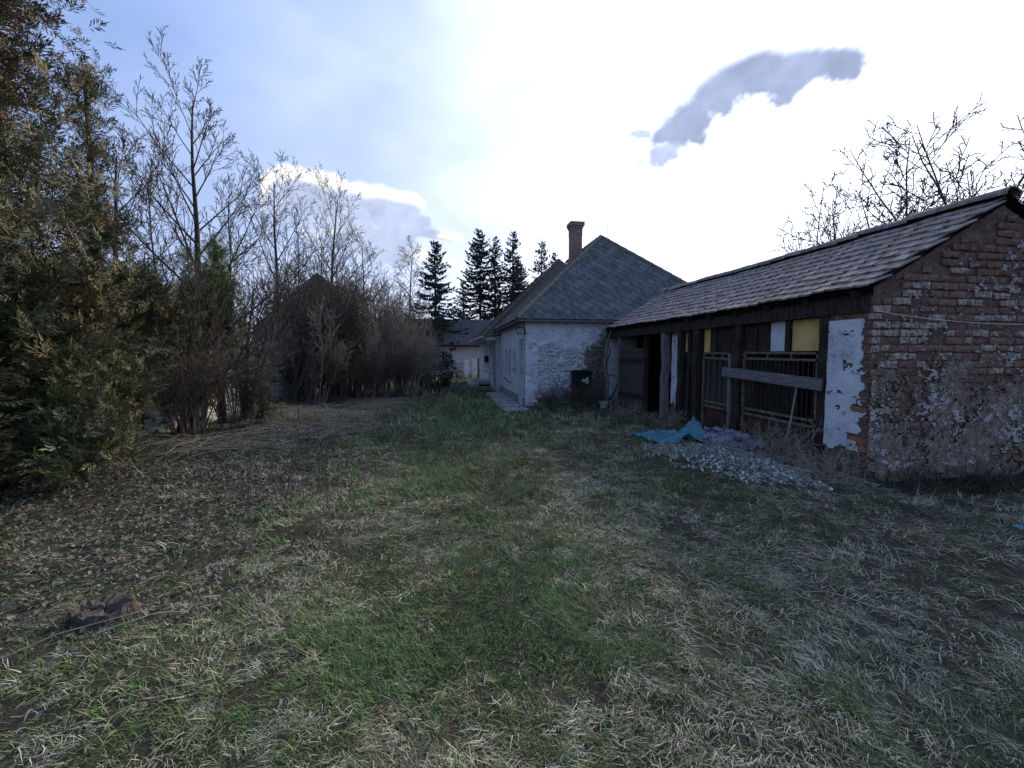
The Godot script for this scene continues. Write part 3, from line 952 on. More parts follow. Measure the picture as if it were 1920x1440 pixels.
# diamond slates over a flat roof face given by its outline (counter-clockwise seen from outside)
func slates(parent: Node, corners: Array, size: float, single: bool):
	var o: Vector3 = corners[0]
	var u: Vector3 = (corners[1] - o).normalized()
	var n: Vector3 = (corners[1] - o).cross(corners[2] - o).normalized()
	var v := n.cross(u)
	var poly := PackedVector2Array()
	var hi := Vector2.ZERO
	var lo := Vector2.ZERO
	for c in corners:
		var q := Vector2((c - o).dot(u), (c - o).dot(v))
		poly.push_back(q)
		hi = hi.max(q)
		lo = lo.min(q)
	var tools := [MB.new(), MB.new()]
	var full := {}
	var row := 0
	var y := lo.y - size * 0.05
	while y < hi.y + size * 0.5:
		var x := lo.x - size + (size / 2 if row % 2 else 0.0)
		while x < hi.x + size:
			var h := size * 0.525
			var dia := PackedVector2Array([Vector2(x - 0.03, y - h), Vector2(x + 0.03, y - h), Vector2(x + h, y), Vector2(x, y + h), Vector2(x - h, y)])
			var cut := Geometry2D.intersect_polygons(dia, poly)
			if cut.size() > 0 and cut[0].size() > 2:
				var k := rng.randi() % 2
				var whole := true
				for q in dia:
					whole = whole and Geometry2D.is_point_in_polygon(q, poly)
				var base := o + u * x + v * y + n * (0.012 + rr(0, 0.002))
				var bs := Basis(u, v, n) * Basis.from_euler(Vector3(rr(-0.004, 0.004), rr(-0.005, 0.005), rr(-0.008, 0.008)))
				var key := k * 3 + rng.randi() % 3
				var mb: MB = MB.new() if single else tools[k]
				var xf := Transform3D.IDENTITY if single else Transform3D(bs, base)
				if not (single and whole and full.has(key)):
					var ring := []
					for q in (dia if whole else cut[0]):
						ring.push_back(Vector3(q.x - x, q.y - y, 0.009 - (q.y - y) / h * 0.009))
					if Geometry2D.is_polygon_clockwise(PackedVector2Array(ring.map(func(e): return Vector2(e.x, e.y)))):
						ring.reverse()
					for q in range(1, ring.size() - 1):
						mb.tri(xf * ring[0], xf * ring[q], xf * ring[q + 1])
					for q in ring.size():
						var e0: Vector3 = ring[q]
						var e1: Vector3 = ring[(q + 1) % ring.size()]
						var dn := Vector3(0, 0, 0.008)
						mb.quad(xf * (e0 - dn), xf * (e1 - dn), xf * e1, xf * e0)
				if single:
					var ms: ArrayMesh
					if whole and full.has(key):
						ms = full[key]
					else:
						ms = mb.mesh([M.slate_a, M.slate_b][k])
						if whole:
							full[key] = ms
					part("slate", ms, parent, Transform3D(bs, base))
			x += size
		y += size / 2
		row += 1
	if not single:
		for k in 2:
			var ob := part("slates", tools[k].mesh([M.slate_a, M.slate_b][k]), parent)
			ob.set_meta("kind", "stuff")

# stepped courses of small tiles on a roof face (grazing or far faces), one mesh
func courses(corners: Array, depth: float, m: Material) -> ArrayMesh:
	# corners: eave left, eave right, top right, top left
	var mb := MB.new()
	var rows := int((corners[3] - corners[0]).length() / depth)
	var n: Vector3 = (corners[1] - corners[0]).cross(corners[2] - corners[0]).normalized()
	for r in rows:
		var t0 := float(r) / rows
		var t1 := float(r + 1) / rows
		var a: Vector3 = corners[0].lerp(corners[3], t0)
		var b: Vector3 = corners[1].lerp(corners[2], t0)
		var c: Vector3 = corners[1].lerp(corners[2], t1)
		var d: Vector3 = corners[0].lerp(corners[3], t1)
		var cols := maxi(1, int((b - a).length() / 0.22))
		for k in cols:
			var f0 := float(k) / cols
			var f1 := float(k + 1) / cols
			var h := 0.035 + rr(-0.008, 0.012)
			var p := a.lerp(b, f0) + n * h
			var q := a.lerp(b, f1) + n * (h + rr(-0.006, 0.006))
			mb.quad(p, q, d.lerp(c, f1) + n * 0.012, d.lerp(c, f0) + n * 0.012)
			mb.quad(p - n * 0.03, q - n * 0.03, q, p)
	return mb.mesh(m)

func cap_line(a: Vector3, b: Vector3, r: float, m: Material, piece: float) -> ArrayMesh:
	var mb := MB.new()
	var cnt := int((b - a).length() / piece)
	for k in cnt:
		var p := a.lerp(b, float(k) / cnt)
		var q := a.lerp(b, float(k + 1) / cnt)
		mb.tube([p, p.lerp(q, 0.5), q], [r * 1.15, r * 1.05, r * 0.95], 8)
	return mb.mesh(m)

func make_house():
	var house := thing("whitewashed_house", "old whitewashed stone house with slate hipped roof and brick chimney", "house")
	var hx := 2.54
	var hz := -12.95
	# left wall with door and three windows
	var door := [-13.26, -14.0, 0.0, 2.1]
	var w1 := [-14.63, -15.07, 1.12, 1.72]
	var w2 := [-15.67, -16.3, 0.62, 1.76]
	var w3 := [-16.6, -17.15, 0.68, 1.76]
	var mb := MB.new()
	wall_with_openings(mb, hx, hx + 0.4, hz, -18.6, 2.62, [door, w1, w2, w3])
	mb.box(Vector3(hx + 0.4, -0.3, hz - 0.4), Vector3(9.9, 2.62, hz - 0.06))
	mb.box(Vector3(9.5, -0.3, -18.6), Vector3(9.9, 2.62, hz - 0.4))
	mb.box(Vector3(hx + 0.4, 2.5, -18.6), Vector3(9.5, 2.6, hz - 0.4))
	mb.box(Vector3(hx + 0.4, -0.3, -18.6), Vector3(9.5, 2.5, -18.3))
	var wall := part("wall", mb.mesh(M.whitewash), house)
	for w in [w1, w2, w3]:
		window(house, hx, w, 0.2)
	mb = MB.new()
	mb.box(Vector3(hx + 0.25, 0.0, door[1]), Vector3(hx + 0.29, 2.1, door[0]))
	mb.box(Vector3(hx + 0.235, 0.15, door[1] + 0.1), Vector3(hx + 0.25, 0.95, door[0] - 0.1))
	mb.box(Vector3(hx + 0.235, 1.08, door[1] + 0.1), Vector3(hx + 0.25, 1.95, door[0] - 0.1))
	var dr := part("door", mb.mesh(M.door_blue), house)
	mb = MB.new()
	mb.bar(Vector3(hx + 0.2, 1.05, door[0] - 0.14), Vector3(hx + 0.2, 1.05, door[0] - 0.06), 0.02, 0.02)
	part("handle", mb.mesh(M.metal_grey), dr)
	# dark plinth, partly crumbled
	mb = MB.new()
	mb.box(Vector3(hx - 0.035, -0.3, -18.6), Vector3(hx - 0.002, 0.26, -14.02))
	mb.box(Vector3(hx - 0.035, -0.3, -13.24), Vector3(hx - 0.002, 0.24, hz + 0.035))
	part("plinth", mb.mesh(M.concrete), house)
	# front: torn plaster over rubble
	var keep := func(u: float, v: float):
		# u from the left corner, v up
		var n := patch.get_noise_2d(u * 3.2 + 11, v * 3.6) * 0.32 + patch.get_noise_2d(u * 12, v * 13 + 60) * 0.2
		if u < 0.22 + n * 0.15:
			return 1.0 if v > 0.18 else -1.0
		var lim := 1.98 + (0.0 if u < 1.2 else -0.15) + n * 0.45
		if u > 1.95:
			lim = lerpf(1.75, 2.25, clampf((u - 1.95) / 0.5, 0, 1)) + n * 0.9
		if v > lim:
			return 1.0
		# islands of plaster left in the middle
		if u > 0.95 and u < 1.95 and v > 1.0 + n * 0.6 and n > 0.06:
			return 1.0
		return -1.0
	part("plaster", torn_sheet(Vector3(hx, -0.05, hz - 0.045), Vector3.RIGHT, Vector3.UP, Vector3(0, 0, 1), 118, 106, 0.0252, 0.06, keep, M.whitewash, 12), wall)
	mb = MB.new()
	mb.box(Vector3(hx + 0.02, -0.3, hz - 0.059), Vector3(hx + 3.2, 2.61, hz - 0.04))
	part("rubble_bed", mb.mesh(M.limestone), wall)
	var white_stones := []
	var brown_stones := []
	for k in 5:
		white_stones.push_back(stone_mesh(M.whitewash_stone, 0.55, 0.2))
		brown_stones.push_back(stone_mesh(M.rubble_brown, 0.55, 0.22))
	var y := 0.1
	var cnt := 0
	while y < 2.25:
		var x := hx + 0.2 + rr(0, 0.08)
		var hh := rr(0.085, 0.12)
		while x < hx + 2.75:
			var ww := rr(0.1, 0.22)
			if keep.call(x - hx, y + 0.05) < 0 and cnt < 300:
				var brown := (x - hx) > 1.9 + patch.get_noise_2d(x * 4, y * 4) * 0.5 - maxf(0, 1.0 - y) * 0.9 or y < 0.3
				var st: Mesh = (brown_stones if brown else white_stones)[rng.randi() % 5]
				part("stone", st, wall, Transform3D(Basis.from_euler(Vector3(rr(-0.15, 0.15), rr(-0.15, 0.15), rr(-0.4, 0.4))).scaled(Vector3(ww * rr(0.85, 1.1), hh * rr(0.75, 1.3), 0.1)), Vector3(x + ww / 2, y + rr(-0.035, 0.035), hz - 0.045 + rr(-0.012, 0.012))))
				cnt += 1
			x += ww * 0.96
		y += hh * 0.95
	# fascia under the front eave and floodlight at the corner
	mb = MB.new()
	mb.box(Vector3(2.3, 2.6, hz + 0.235), Vector3(9.9, 2.68, hz + 0.255))
	mb.box(Vector3(2.3, 2.603, hz + 0.0), Vector3(9.9, 2.62, hz + 0.235))
	mb.box(Vector3(2.28, 2.6, -18.5), Vector3(2.298, 2.68, hz + 0.255))
	mb.box(Vector3(2.3, 2.603, -18.5), Vector3(2.54, 2.62, hz + 0.0))
	part("eave_board", mb.mesh(M.wood_grey), house)
	# main roof
	var e0 := Vector3(2.25, 2.67, -12.68)
	var e1 := Vector3(10.18, 2.67, -12.68)
	var apex := Vector3(6.215, 6.2, -16.3)
	var back := Vector3(6.215, 6.2, -22.0)
	mb = MB.new()
	mb.tri(e0, e1, apex)
	mb.quad(Vector3(2.25, 2.67, -18.8), e0, apex, Vector3(6.215, 6.2, -18.8))
	mb.quad(e1, Vector3(10.18, 2.67, -18.8), Vector3(6.215, 6.2, -18.8), apex)
	mb.quad(e0, Vector3(2.25, 2.67, -18.8), Vector3(10.18, 2.67, -18.8), e1)
	var roof := part("roof", mb.mesh(M.black), house)
	slates(roof, [e0, e1, apex], 0.4, true)
	slates(roof, [Vector3(2.25, 2.67, -18.6), e0, apex, Vector3(6.215, 6.2, -18.6)], 0.42, false)
	slates(roof, [e1, Vector3(10.18, 2.67, -18.6), Vector3(6.215, 6.2, -18.6), apex], 0.42, false)
	var lift := Vector3(0, 0.02, 0)
	part("hip_cap", cap_line(e0 + lift, apex + lift, 0.07, M.lichen_cap, 0.4), roof)
	part("hip_cap", cap_line(e1 + lift, apex + lift, 0.07, M.lichen_cap, 0.4), roof)
	part("ridge_cap", cap_line(apex + lift, Vector3(6.215, 6.22, -21.0), 0.07, M.lichen_cap, 0.4), roof)
	mb = MB.new()
	mb.tube([apex + Vector3(0.5, -0.1, -0.6), apex + Vector3(0.5, 0.75, -0.6)], [0.012, 0.008], 5)
	part("lightning_rod", mb.mesh(M.iron), roof)
	# chimney: courses of brick, corbelled cap
	mb = MB.new()
	var cy := 4.6
	var cc := Vector3(5.56, 0, -17.5)
	while cy < 6.98:
		var r := 0.225 + rr(-0.006, 0.006)
		if cy > 6.88:
			r = 0.3
		elif cy > 6.8:
			r = 0.26
		mb.box(Vector3(cc.x - r, cy, cc.z - r), Vector3(cc.x + r, cy + 0.07, cc.z + r))
		mb.box(Vector3(cc.x - 0.21, cy + 0.07, cc.z - 0.21), Vector3(cc.x + 0.21, cy + 0.085, cc.z + 0.21))
		cy += 0.085
	part("chimney", mb.mesh(M.brick_chimney), roof)
	# floodlight
	var lamp := thing("floodlight", "small black floodlight on an arm at the house corner under the eave", "floodlight", Vector3(2.54, 2.3, -12.95))
	mb = MB.new()
	mb.bar(Vector3(-0.01, -0.02, -0.01), Vector3(-0.12, -0.03, 0.16), 0.04, 0.05)
	part("bracket", mb.mesh(M.black), lamp)
	var lx := Transform3D(Basis(Vector3.UP, -0.55) * Basis(Vector3.RIGHT, 0.25), Vector3(-0.17, 0.02, 0.22))
	mb = MB.new()
	lx = lx.scaled_local(Vector3.ONE * 0.8)
	mb.box(Vector3(-0.17, -0.13, -0.05), Vector3(0.17, 0.13, 0.03), lx)
	for s in [[Vector3(-0.17, -0.13, 0.03), Vector3(0.17, -0.105, 0.045)], [Vector3(-0.17, 0.105, 0.03), Vector3(0.17, 0.13, 0.045)], [Vector3(-0.17, -0.105, 0.03), Vector3(-0.145, 0.105, 0.045)], [Vector3(0.145, -0.105, 0.03), Vector3(0.17, 0.105, 0.045)]]:
		mb.box(s[0], s[1], lx)
	for k in 5:
		mb.box(Vector3(-0.12 + k * 0.055, -0.1, -0.075), Vector3(-0.11 + k * 0.055, 0.1, -0.05), lx)
	part("housing", mb.mesh(M.black), lamp)
	mb = MB.new()
	mb.box(Vector3(-0.143, -0.103, 0.031), Vector3(0.143, 0.103, 0.036), lx)
	part("lens", mb.mesh(M.lens), lamp)

func make_back_wing():
	var wing := thing("house_wing", "rear house wing with tall windows, brown roof and white boxed eave", "house")
	var x := 2.35
	var holes := []
	for k in 4:
		var z := -19.5 - k * 1.22
		holes.push_back([z, z - 0.72, 0.75 if k != 1 else 0.1, 2.15])
	var mb := MB.new()
	wall_with_openings(mb, x, x + 0.35, -18.62, -27.0, 2.38, holes)
	mb.box(Vector3(x + 0.35, -0.3, -18.97), Vector3(10.0, 2.38, -18.62))
	mb.box(Vector3(x + 0.35, -0.3, -27.0), Vector3(10.0, 2.38, -26.7))
	mb.box(Vector3(9.7, -0.3, -26.7), Vector3(10.0, 2.38, -18.97))
	part("wall", mb.mesh(M.whitewash), wing)
	for h in holes:
		window(wing, x, h, 0.1)
	# boxed eave with a round gutter end, downpipe
	mb = MB.new()
	mb.box(Vector3(1.82, 2.22, -27.1), Vector3(x, 2.38, -18.42))
	mb.box(Vector3(x, 2.3, -18.62), Vector3(2.54, 2.62, -18.42))
	part("boxed_eave", mb.mesh(M.frame_pale), wing)
	mb = MB.new()
	mb.tube([Vector3(1.76, 2.36, -18.3), Vector3(1.76, 2.34, -27.1)], [0.07, 0.07], 9)
	part("gutter", mb.mesh(M.metal_grey), wing)
	mb = MB.new()
	mb.tube([Vector3(1.78, 2.3, -18.4), Vector3(2.05, 2.1, -18.44), Vector3(2.26, 1.95, -18.5), Vector3(2.27, 0.1, -18.5)], [0.045, 0.045, 0.045, 0.045], 8)
	part("downpipe", mb.mesh(M.metal_grey), wing)
	var e0 := Vector3(1.78, 2.4, -18.35)
	var e1 := Vector3(10.6, 2.4, -18.35)
	var apex := Vector3(6.2, 6.6, -22.3)
	mb = MB.new()
	mb.tri(e0, e1, apex)
	mb.quad(Vector3(1.78, 2.4, -27.2), e0, apex, Vector3(6.2, 6.6, -27.2))
	mb.quad(e1, Vector3(10.6, 2.4, -27.2), Vector3(6.2, 6.6, -27.2), apex)
	mb.tri(Vector3(10.6, 2.4, -27.2), Vector3(1.78, 2.4, -27.2), Vector3(6.2, 6.6, -27.2))
	var roof := part("roof", mb.mesh(M.roof_brown), wing)
	var t1 := part("roof_tiles", courses([Vector3(1.78, 2.4, -27.2), e0, apex, Vector3(6.2, 6.6, -27.2)], 0.24, M.roof_brown), roof)
	t1.set_meta("kind", "stuff")
	var t2 := part("roof_tiles", courses([e0, e1, apex + Vector3(0.05, 0, 0), apex - Vector3(0.05, 0, 0)], 0.24, M.roof_brown), roof)
	t2.set_meta("kind", "stuff")
	part("hip_cap", cap_line(e0, apex, 0.09, M.roof_brown, 0.4), roof)
	# letter box on the wall, step in front of the second opening
	mb = MB.new()
	mb.box(Vector3(x - 0.2, 1.2, -21.9), Vector3(x - 0.01, 1.55, -21.6))
	var lb := part("wall_box", mb.mesh(M.black), self)
	tag(lb, "small dark box hung on the white wall of the rear wing", "box")
	for k in 2:
		mb = MB.new()
		mb.box(Vector3(x - 1.0 + k * 0.4, -0.1, -23.2), Vector3(x - 0.04, 0.16 + k * 0.15, -20.6))
		var s := part("step", mb.mesh(M.concrete), self)
		tag(s, ["lower grey concrete step beside the rear house wing", "upper grey concrete step against the rear wing wall"][k], "step")

func make_far():
	# house across the yard end
	var far := thing("far_house", "distant pale house with a grey roof beyond the iron fence", "house")
	var mb := MB.new()
	mb.box(Vector3(-6.0, -0.3, -40), Vector3(9, 2.42, -34))
	part("wall", mb.mesh(M.far_wall), far)
	mb = MB.new()
	var a := Vector3(-6.5, 2.36, -33.5)
	var b := Vector3(9.5, 2.36, -33.5)
	mb.quad(a, b, Vector3(9.5, 4.6, -37), Vector3(-6.5, 4.6, -37))
	mb.quad(Vector3(9.5, 2.36, -40.5), Vector3(-6.5, 2.36, -40.5), Vector3(-6.5, 4.6, -37), Vector3(9.5, 4.6, -37))
	mb.tri(Vector3(-6.5, 2.36, -40.5), a, Vector3(-6.5, 4.6, -37)); mb.tri(b, Vector3(9.5, 2.36, -40.5), Vector3(9.5, 4.6, -37))
	mb.quad(a, Vector3(-6.5, 2.36, -40.5), Vector3(9.5, 2.36, -40.5), b)
	var roof := part("roof", mb.mesh(M.slate_b), far)
	var ct := part("roof_tiles", courses([a, b, Vector3(9.5, 4.6, -37), Vector3(-6.5, 4.6, -37)], 0.3, M.slate_b), roof)
	ct.set_meta("kind", "stuff")
	mb = MB.new()
	mb.tube([Vector3(-6.5, 2.3, -33.42), Vector3(9.5, 2.3, -33.42)], [0.08, 0.08], 8)
	part("gutter", mb.mesh(M.black), far)
	for k in 2:
		mb = MB.new()
		mb.box(Vector3(0.9 + k * 0.5, 3.05 + k * -0.2, -35.95 + k * 0.33), Vector3(1.15 + k * 0.5, 3.1 - k * 0.2, -35.4 + k * 0.33), Transform3D(Basis(Vector3.RIGHT, 0.0), Vector3(0, 0.55, 0)))
		part("roof_light", mb.mesh(M.frame_pale), roof)
	# iron fence with pillars
	var fence := thing("iron_fence", "low dark iron railing with white pillars at the end of the yard", "fence", Vector3(0, 0, -30.5))
	mb = MB.new()
	mb.box(Vector3(-2.5, -0.2, -0.12), Vector3(2.0, 0.22, 0.12))
	part("kerb", mb.mesh(M.concrete), fence)
	for yy in [0.35, 0.95]:
		mb = MB.new()
		mb.bar(Vector3(-2.5, yy, 0), Vector3(1.6, yy, 0), 0.03, 0.04)
		part("rail", mb.mesh(M.iron), fence)
	for k in 34:
		mb = MB.new()
		mb.tube([Vector3(-2.44 + k * 0.122, 0.22, 0), Vector3(-2.44 + k * 0.122, 1.08, 0)], [0.012, 0.01], 4)
		part("bar", mb.mesh(M.iron), fence)
	for q in [[1.72, 1.1], [2.3, 1.25]]:
		mb = MB.new()
		mb.box(Vector3(q[0] - 0.16, -0.2, -0.16), Vector3(q[0] + 0.16, q[1], 0.16))
		mb.box(Vector3(q[0] - 0.2, q[1], -0.2), Vector3(q[0] + 0.2, q[1] + 0.07, 0.2))
		part("pillar", mb.mesh(M.whitewash), fence)
	var gt := thing("iron_gate", "dark narrow yard gate between the fence pillar and the rear wing", "gate", Vector3(2.62, 0, -30.4))
	mb = MB.new()
	mb.box(Vector3(-0.1, 0.05, -0.03), Vector3(0.0, 1.35, 0.03)); mb.box(Vector3(0.9, 0.05, -0.03), Vector3(1.0, 1.35, 0.03))
	mb.box(Vector3(0.0, 1.2, -0.03), Vector3(0.9, 1.3, 0.03)); mb.box(Vector3(0.0, 0.1, -0.02), Vector3(0.9, 0.7, 0.02))
	part("frame", mb.mesh(M.iron), gt)
	# old beam lying across the yard by the wing
	mb = MB.new()
	mb.bar(Vector3(0.4, gh(0.4, -19.6) + 0.07, -19.9), Vector3(2.25, gh(2.2, -19) + 0.1, -19.3), 0.2, 0.14)
	var beam := part("ground_beam", mb.mesh(M.wood_grey), self)
	tag(beam, "long pale beam lying on the grass before the rear wing", "beam")
	# paving slabs along the house
	for k in 7:
		mb = MB.new()
		var px := 2.08 + rr(-0.12, 0.12)
		var pz := -12.1 - k * 0.92
		mb.box(Vector3(-0.36, -0.1, -0.4), Vector3(0.36, 0.045, 0.4), Transform3D(Basis.from_euler(Vector3(rr(-0.03, 0.03), rr(-0.12, 0.12), rr(-0.04, 0.04))), Vector3(px, gh(px, pz), pz)))
		var sl := part("paving_slab", mb.mesh(M.concrete), self)
		tag(sl, ["uneven concrete paving slab at the near house corner", "second paving slab from the near house corner", "paving slab before the house door", "fourth paving slab along the house wall", "paving slab below the small house windows", "sixth paving slab along the house wall", "last paving slab beside the rear wing"][k], "paving slab", "paving slabs along the house")
	# neighbour's barn roof behind the hedge, 
	var barn := thing("neighbour_barn", "neighbouring barn with steep mossy roof half hidden behind the bare hedge", "barn")
	mb = MB.new()
	mb.box(Vector3(-9.6, -0.3, -36), Vector3(-3.9, 3.0, -24.2))
	part("wall", mb.mesh(M.rubble_brown), barn)
	mb = MB.new()
	var r0 := Vector3(-6.55, 5.95, -24.6)
	var r1 := Vector3(-6.55, 5.95, -36)
	mb.quad(Vector3(-3.5, 2.9, -24), Vector3(-3.5, 2.9, -36.3), r1, r0)
	mb.quad(Vector3(-9.7, 2.9, -36.3), Vector3(-9.7, 2.9, -24), r0, r1)
	mb.tri(Vector3(-9.7, 2.9, -24), Vector3(-3.5, 2.9, -24), r0)
	mb.tri(Vector3(-3.5, 2.9, -36.3), Vector3(-9.7, 2.9, -36.3), r1)
	var br := part("roof", mb.mesh(M.roof_brown), barn)
	var bt := part("roof_tiles", courses([Vector3(-9.7, 2.9, -24), Vector3(-3.5, 2.9, -24), r0 + Vector3(0.05, 0, 0), r0 - Vector3(0.05, 0, 0)], 0.25, M.roof_brown), br)
	bt.set_meta("kind", "stuff")
	var bt2 := part("roof_tiles", courses([Vector3(-3.5, 2.9, -24), Vector3(-3.5, 2.9, -36.3), r1, r0], 0.25, M.roof_brown), br)
	bt2.set_meta("kind", "stuff")

func make_stone_wall():
	var sw := thing("stone_wall", "old dry stone boundary wall of pale rubble behind the bare shrubs", "wall")
	var mb := MB.new()
	var a := Vector3(-5.35, 0, -5.5)
	var b := Vector3(-4.65, 0, -22.5)
	mb.bar(a + Vector3(-0.2, 0.82, 0), b + Vector3(-0.2, 0.82, 0), 0.34, 1.95)
	part("core", mb.mesh(M.earth_gap), sw)
	var kinds := []
	for k in 8:
		kinds.push_back(stone_mesh([M.limestone, M.limestone, M.rubble_brown][k % 3], 0.45, 0.22))
	var s := []
	for k in 8:
		s.push_back(SurfaceTool.new())
	var used := {}
	var put := 0
	var dir := (b - a).normalized()
	var y := 0.05
	var all := []
	while y < 1.88:
		var h := rr(0.13, 0.2)
		var d := rr(0, 0.2)
		while d < 17.0:
			var w := rr(0.16, 0.42)
			all.push_back([d + w / 2, y + h / 2, w, h * rr(0.85, 1.1)])
			d += w * 0.97
		y += h * 0.95
	all.sort_custom(func(p, q): return p[0] < q[0])
	for q in all:
		var p: Vector3 = a + dir * q[0] + Vector3(rr(-0.03, 0.03), q[1], 0)
		var xf := Transform3D(Basis.from_euler(Vector3(rr(-0.12, 0.12), rr(-0.2, 0.2), rr(-0.1, 0.1))).scaled(Vector3(0.22, q[3], q[2])), p)
		var k := rng.randi() % 8
		if q[0] > 2.5 and put < 300:
			part("stone", kinds[k], sw, xf)
			put += 1
		else:
			s[k].append_from(kinds[k], 0, xf)
			used[k] = true
	for k in used:
		var o := part("far_stones", s[k].commit(), sw)
		o.mesh.surface_set_material(0, kinds[k].surface_get_material(0))
		o.set_meta("kind", "stuff")

# ------------------------------------------------------------------ bare wood
# P: seg, kids, ratio, angle, wob, rise, from, tip - one entry for each level
func grow(mb: MB, p: Vector3, d: Vector3, l: float, r: float, lv: int, P: Dictionary):
	var seg: int = P.seg[lv]
	var pts := PackedVector3Array([p])
	var rad := PackedFloat32Array([r])
	var dirs := [d]
	var q := p
	for k in seg:
		d = (d + rv(P.wob[lv]) + Vector3(0, P.rise[lv], 0)).normalized()
		q += d * (l / seg)
		pts.push_back(q)
		dirs.push_back(d)
		rad.push_back(maxf(P.thin, r * lerpf(1.0, P.tip[lv], float(k + 1) / seg)))
	mb.tube(pts, rad, [7, 5, 4, 3, 3][lv] if lv < 5 else 3, false)
	if lv + 1 >= P.seg.size():
		return
	var kids: int = P.kids[lv]
	var spin := rr(0, TAU)
	for k in kids:
		var t: float = lerpf(P.from[lv], 0.99, (k + rr(0.1, 0.9)) / kids)
		var at := t * seg
		var k0 := mini(int(at), seg - 1)
		var pos := pts[k0].lerp(pts[k0 + 1], at - k0)
		var dd: Vector3 = dirs[k0 + 1]
		var side := dd.cross(Vector3(0.3, 0.2, 0.9)).normalized()
		side = side.rotated(dd, spin + k * 2.4 + rr(-0.4, 0.4))
		var ang: float = P.angle[lv] * rr(0.75, 1.25)
		var nd := (dd * cos(ang) + side * sin(ang)).normalized()
		var nl: float = l * P.ratio[lv] * lerpf(1.0, P.short[lv], t) * rr(0.7, 1.15)
		var nr := maxf(P.thin, lerpf(r, r * P.tip[lv], t) * P.fat[lv])
		grow(mb, pos, nd, nl, nr, lv + 1, P)

func bare_tree(called: String, label: String, at: Vector3, tall: float, r: float, P: Dictionary, wood: Material, twig: Material, group: String, lean := Vector3.ZERO) -> Node3D:
	var t := thing(called, label, "tree", at, 0.0, group)
	var trunk := MB.new()
	var PT := P.duplicate()
	# trunk alone, then the crown grown from the same trunk line
	var mb := MB.new()
	var pts := PackedVector3Array()
	var rad := PackedFloat32Array()
	var q := Vector3(0, -0.15, 0)
	var d := (Vector3.UP + lean).normalized()
	var n := 10
	for k in n + 1:
		pts.push_back(q)
		rad.push_back(maxf(0.012, r * lerpf(1.0, P.get("taper", 0.14), float(k) / n) * (1.25 if k == 0 else 1.0)))
		d = (d + rv(0.06) + Vector3(0, 0.03, 0)).normalized()
		q += d * (tall * P.get("stem", 0.92) / n)
	trunk.tube(pts, rad, 9, false)
	part("trunk", trunk.mesh(wood), t)
	var limbs: int = P.limbs
	for k in limbs:
		var f: float = lerpf(P.first, 0.99, (k + rr(0.2, 0.8)) / limbs)
		var a := f * n
		var k0 := mini(int(a), n - 1)
		var pos := pts[k0].lerp(pts[k0 + 1], a - k0)
		var az := k * 2.4 + rr(-0.5, 0.5)
		var up: float = lerpf(P.up0, P.up1, f)
		var nd := Vector3(cos(az) * cos(up), sin(up), sin(az) * cos(up))
		var l: float = tall * P.limb * lerpf(1.0, 0.42, (f - P.first) / (1.0 - P.first)) * rr(0.8, 1.15)
		grow(mb, pos, nd, l, maxf(0.008, rad[k0] * P.get("limb_r", 0.4)), 0, P)
	part("crown", mb.mesh(twig), t)
	return t

func yard_tree_params(limbs: int) -> Dictionary:
	return {"limbs": limbs, "first": 0.24, "up0": 0.55, "up1": 1.05, "limb": 0.36, "stem": 0.93, "thin": 0.0048,
		"seg": [6, 4, 3, 2], "kids": [8, 5, 3], "ratio": [0.48, 0.5, 0.6], "angle": [0.6, 0.55, 0.5], "wob": [0.06, 0.07, 0.08, 0.08], "rise": [0.04, 0.05, 0.05, 0.04],
		"from": [0.22, 0.2, 0.3], "tip": [0.22, 0.3, 0.4, 0.6], "short": [0.55, 0.6, 0.7], "fat": [0.55, 0.55, 0.6]}

func fruit_tree_params(limbs: int) -> Dictionary:
	return {"limbs": limbs, "first": 0.6, "up0": 0.75, "up1": 1.25, "limb": 0.8, "stem": 0.3, "taper": 0.6, "limb_r": 0.62, "thin": 0.009,
		"seg": [8, 5, 3, 2], "kids": [11, 5, 3], "ratio": [0.36, 0.45, 0.5], "angle": [0.85, 0.8, 0.8], "wob": [0.1, 0.16, 0.18, 0.2], "rise": [0.03, 0.05, 0.03, 0.0],
		"from": [0.2, 0.15, 0.2], "tip": [0.2, 0.35, 0.5, 0.6], "short": [0.5, 0.6, 0.7], "fat": [0.5, 0.5, 0.6]}

func shrub_mesh(stems: int, tall: float, spread: float, m: Material) -> ArrayMesh:
	var mb := MB.new()
	var P := {"thin": 0.0044, "seg": [6, 3, 2, 2], "kids": [13, 6, 3], "ratio": [0.36, 0.5, 0.6], "angle": [0.42, 0.55, 0.6], "wob": [0.09, 0.13, 0.16, 0.2], "rise": [0.02, 0.05, 0.04, 0.03],
		"from": [0.38, 0.2, 0.3], "tip": [0.3, 0.35, 0.5, 0.6], "short": [0.8, 0.7, 0.7], "fat": [0.5, 0.6, 0.7]}
	for k in stems:
		var az := rr(0, TAU)
		var out := sqrt(rng.randf()) * spread
		var nd := Vector3(cos(az) * out, 1.0, sin(az) * out).normalized()
		grow(mb, Vector3(cos(az) * out * 0.8, -0.1, sin(az) * out * 0.8), nd, tall * rr(0.5, 1.12), rr(0.01, 0.026), 0, P)
	return mb.mesh(m)

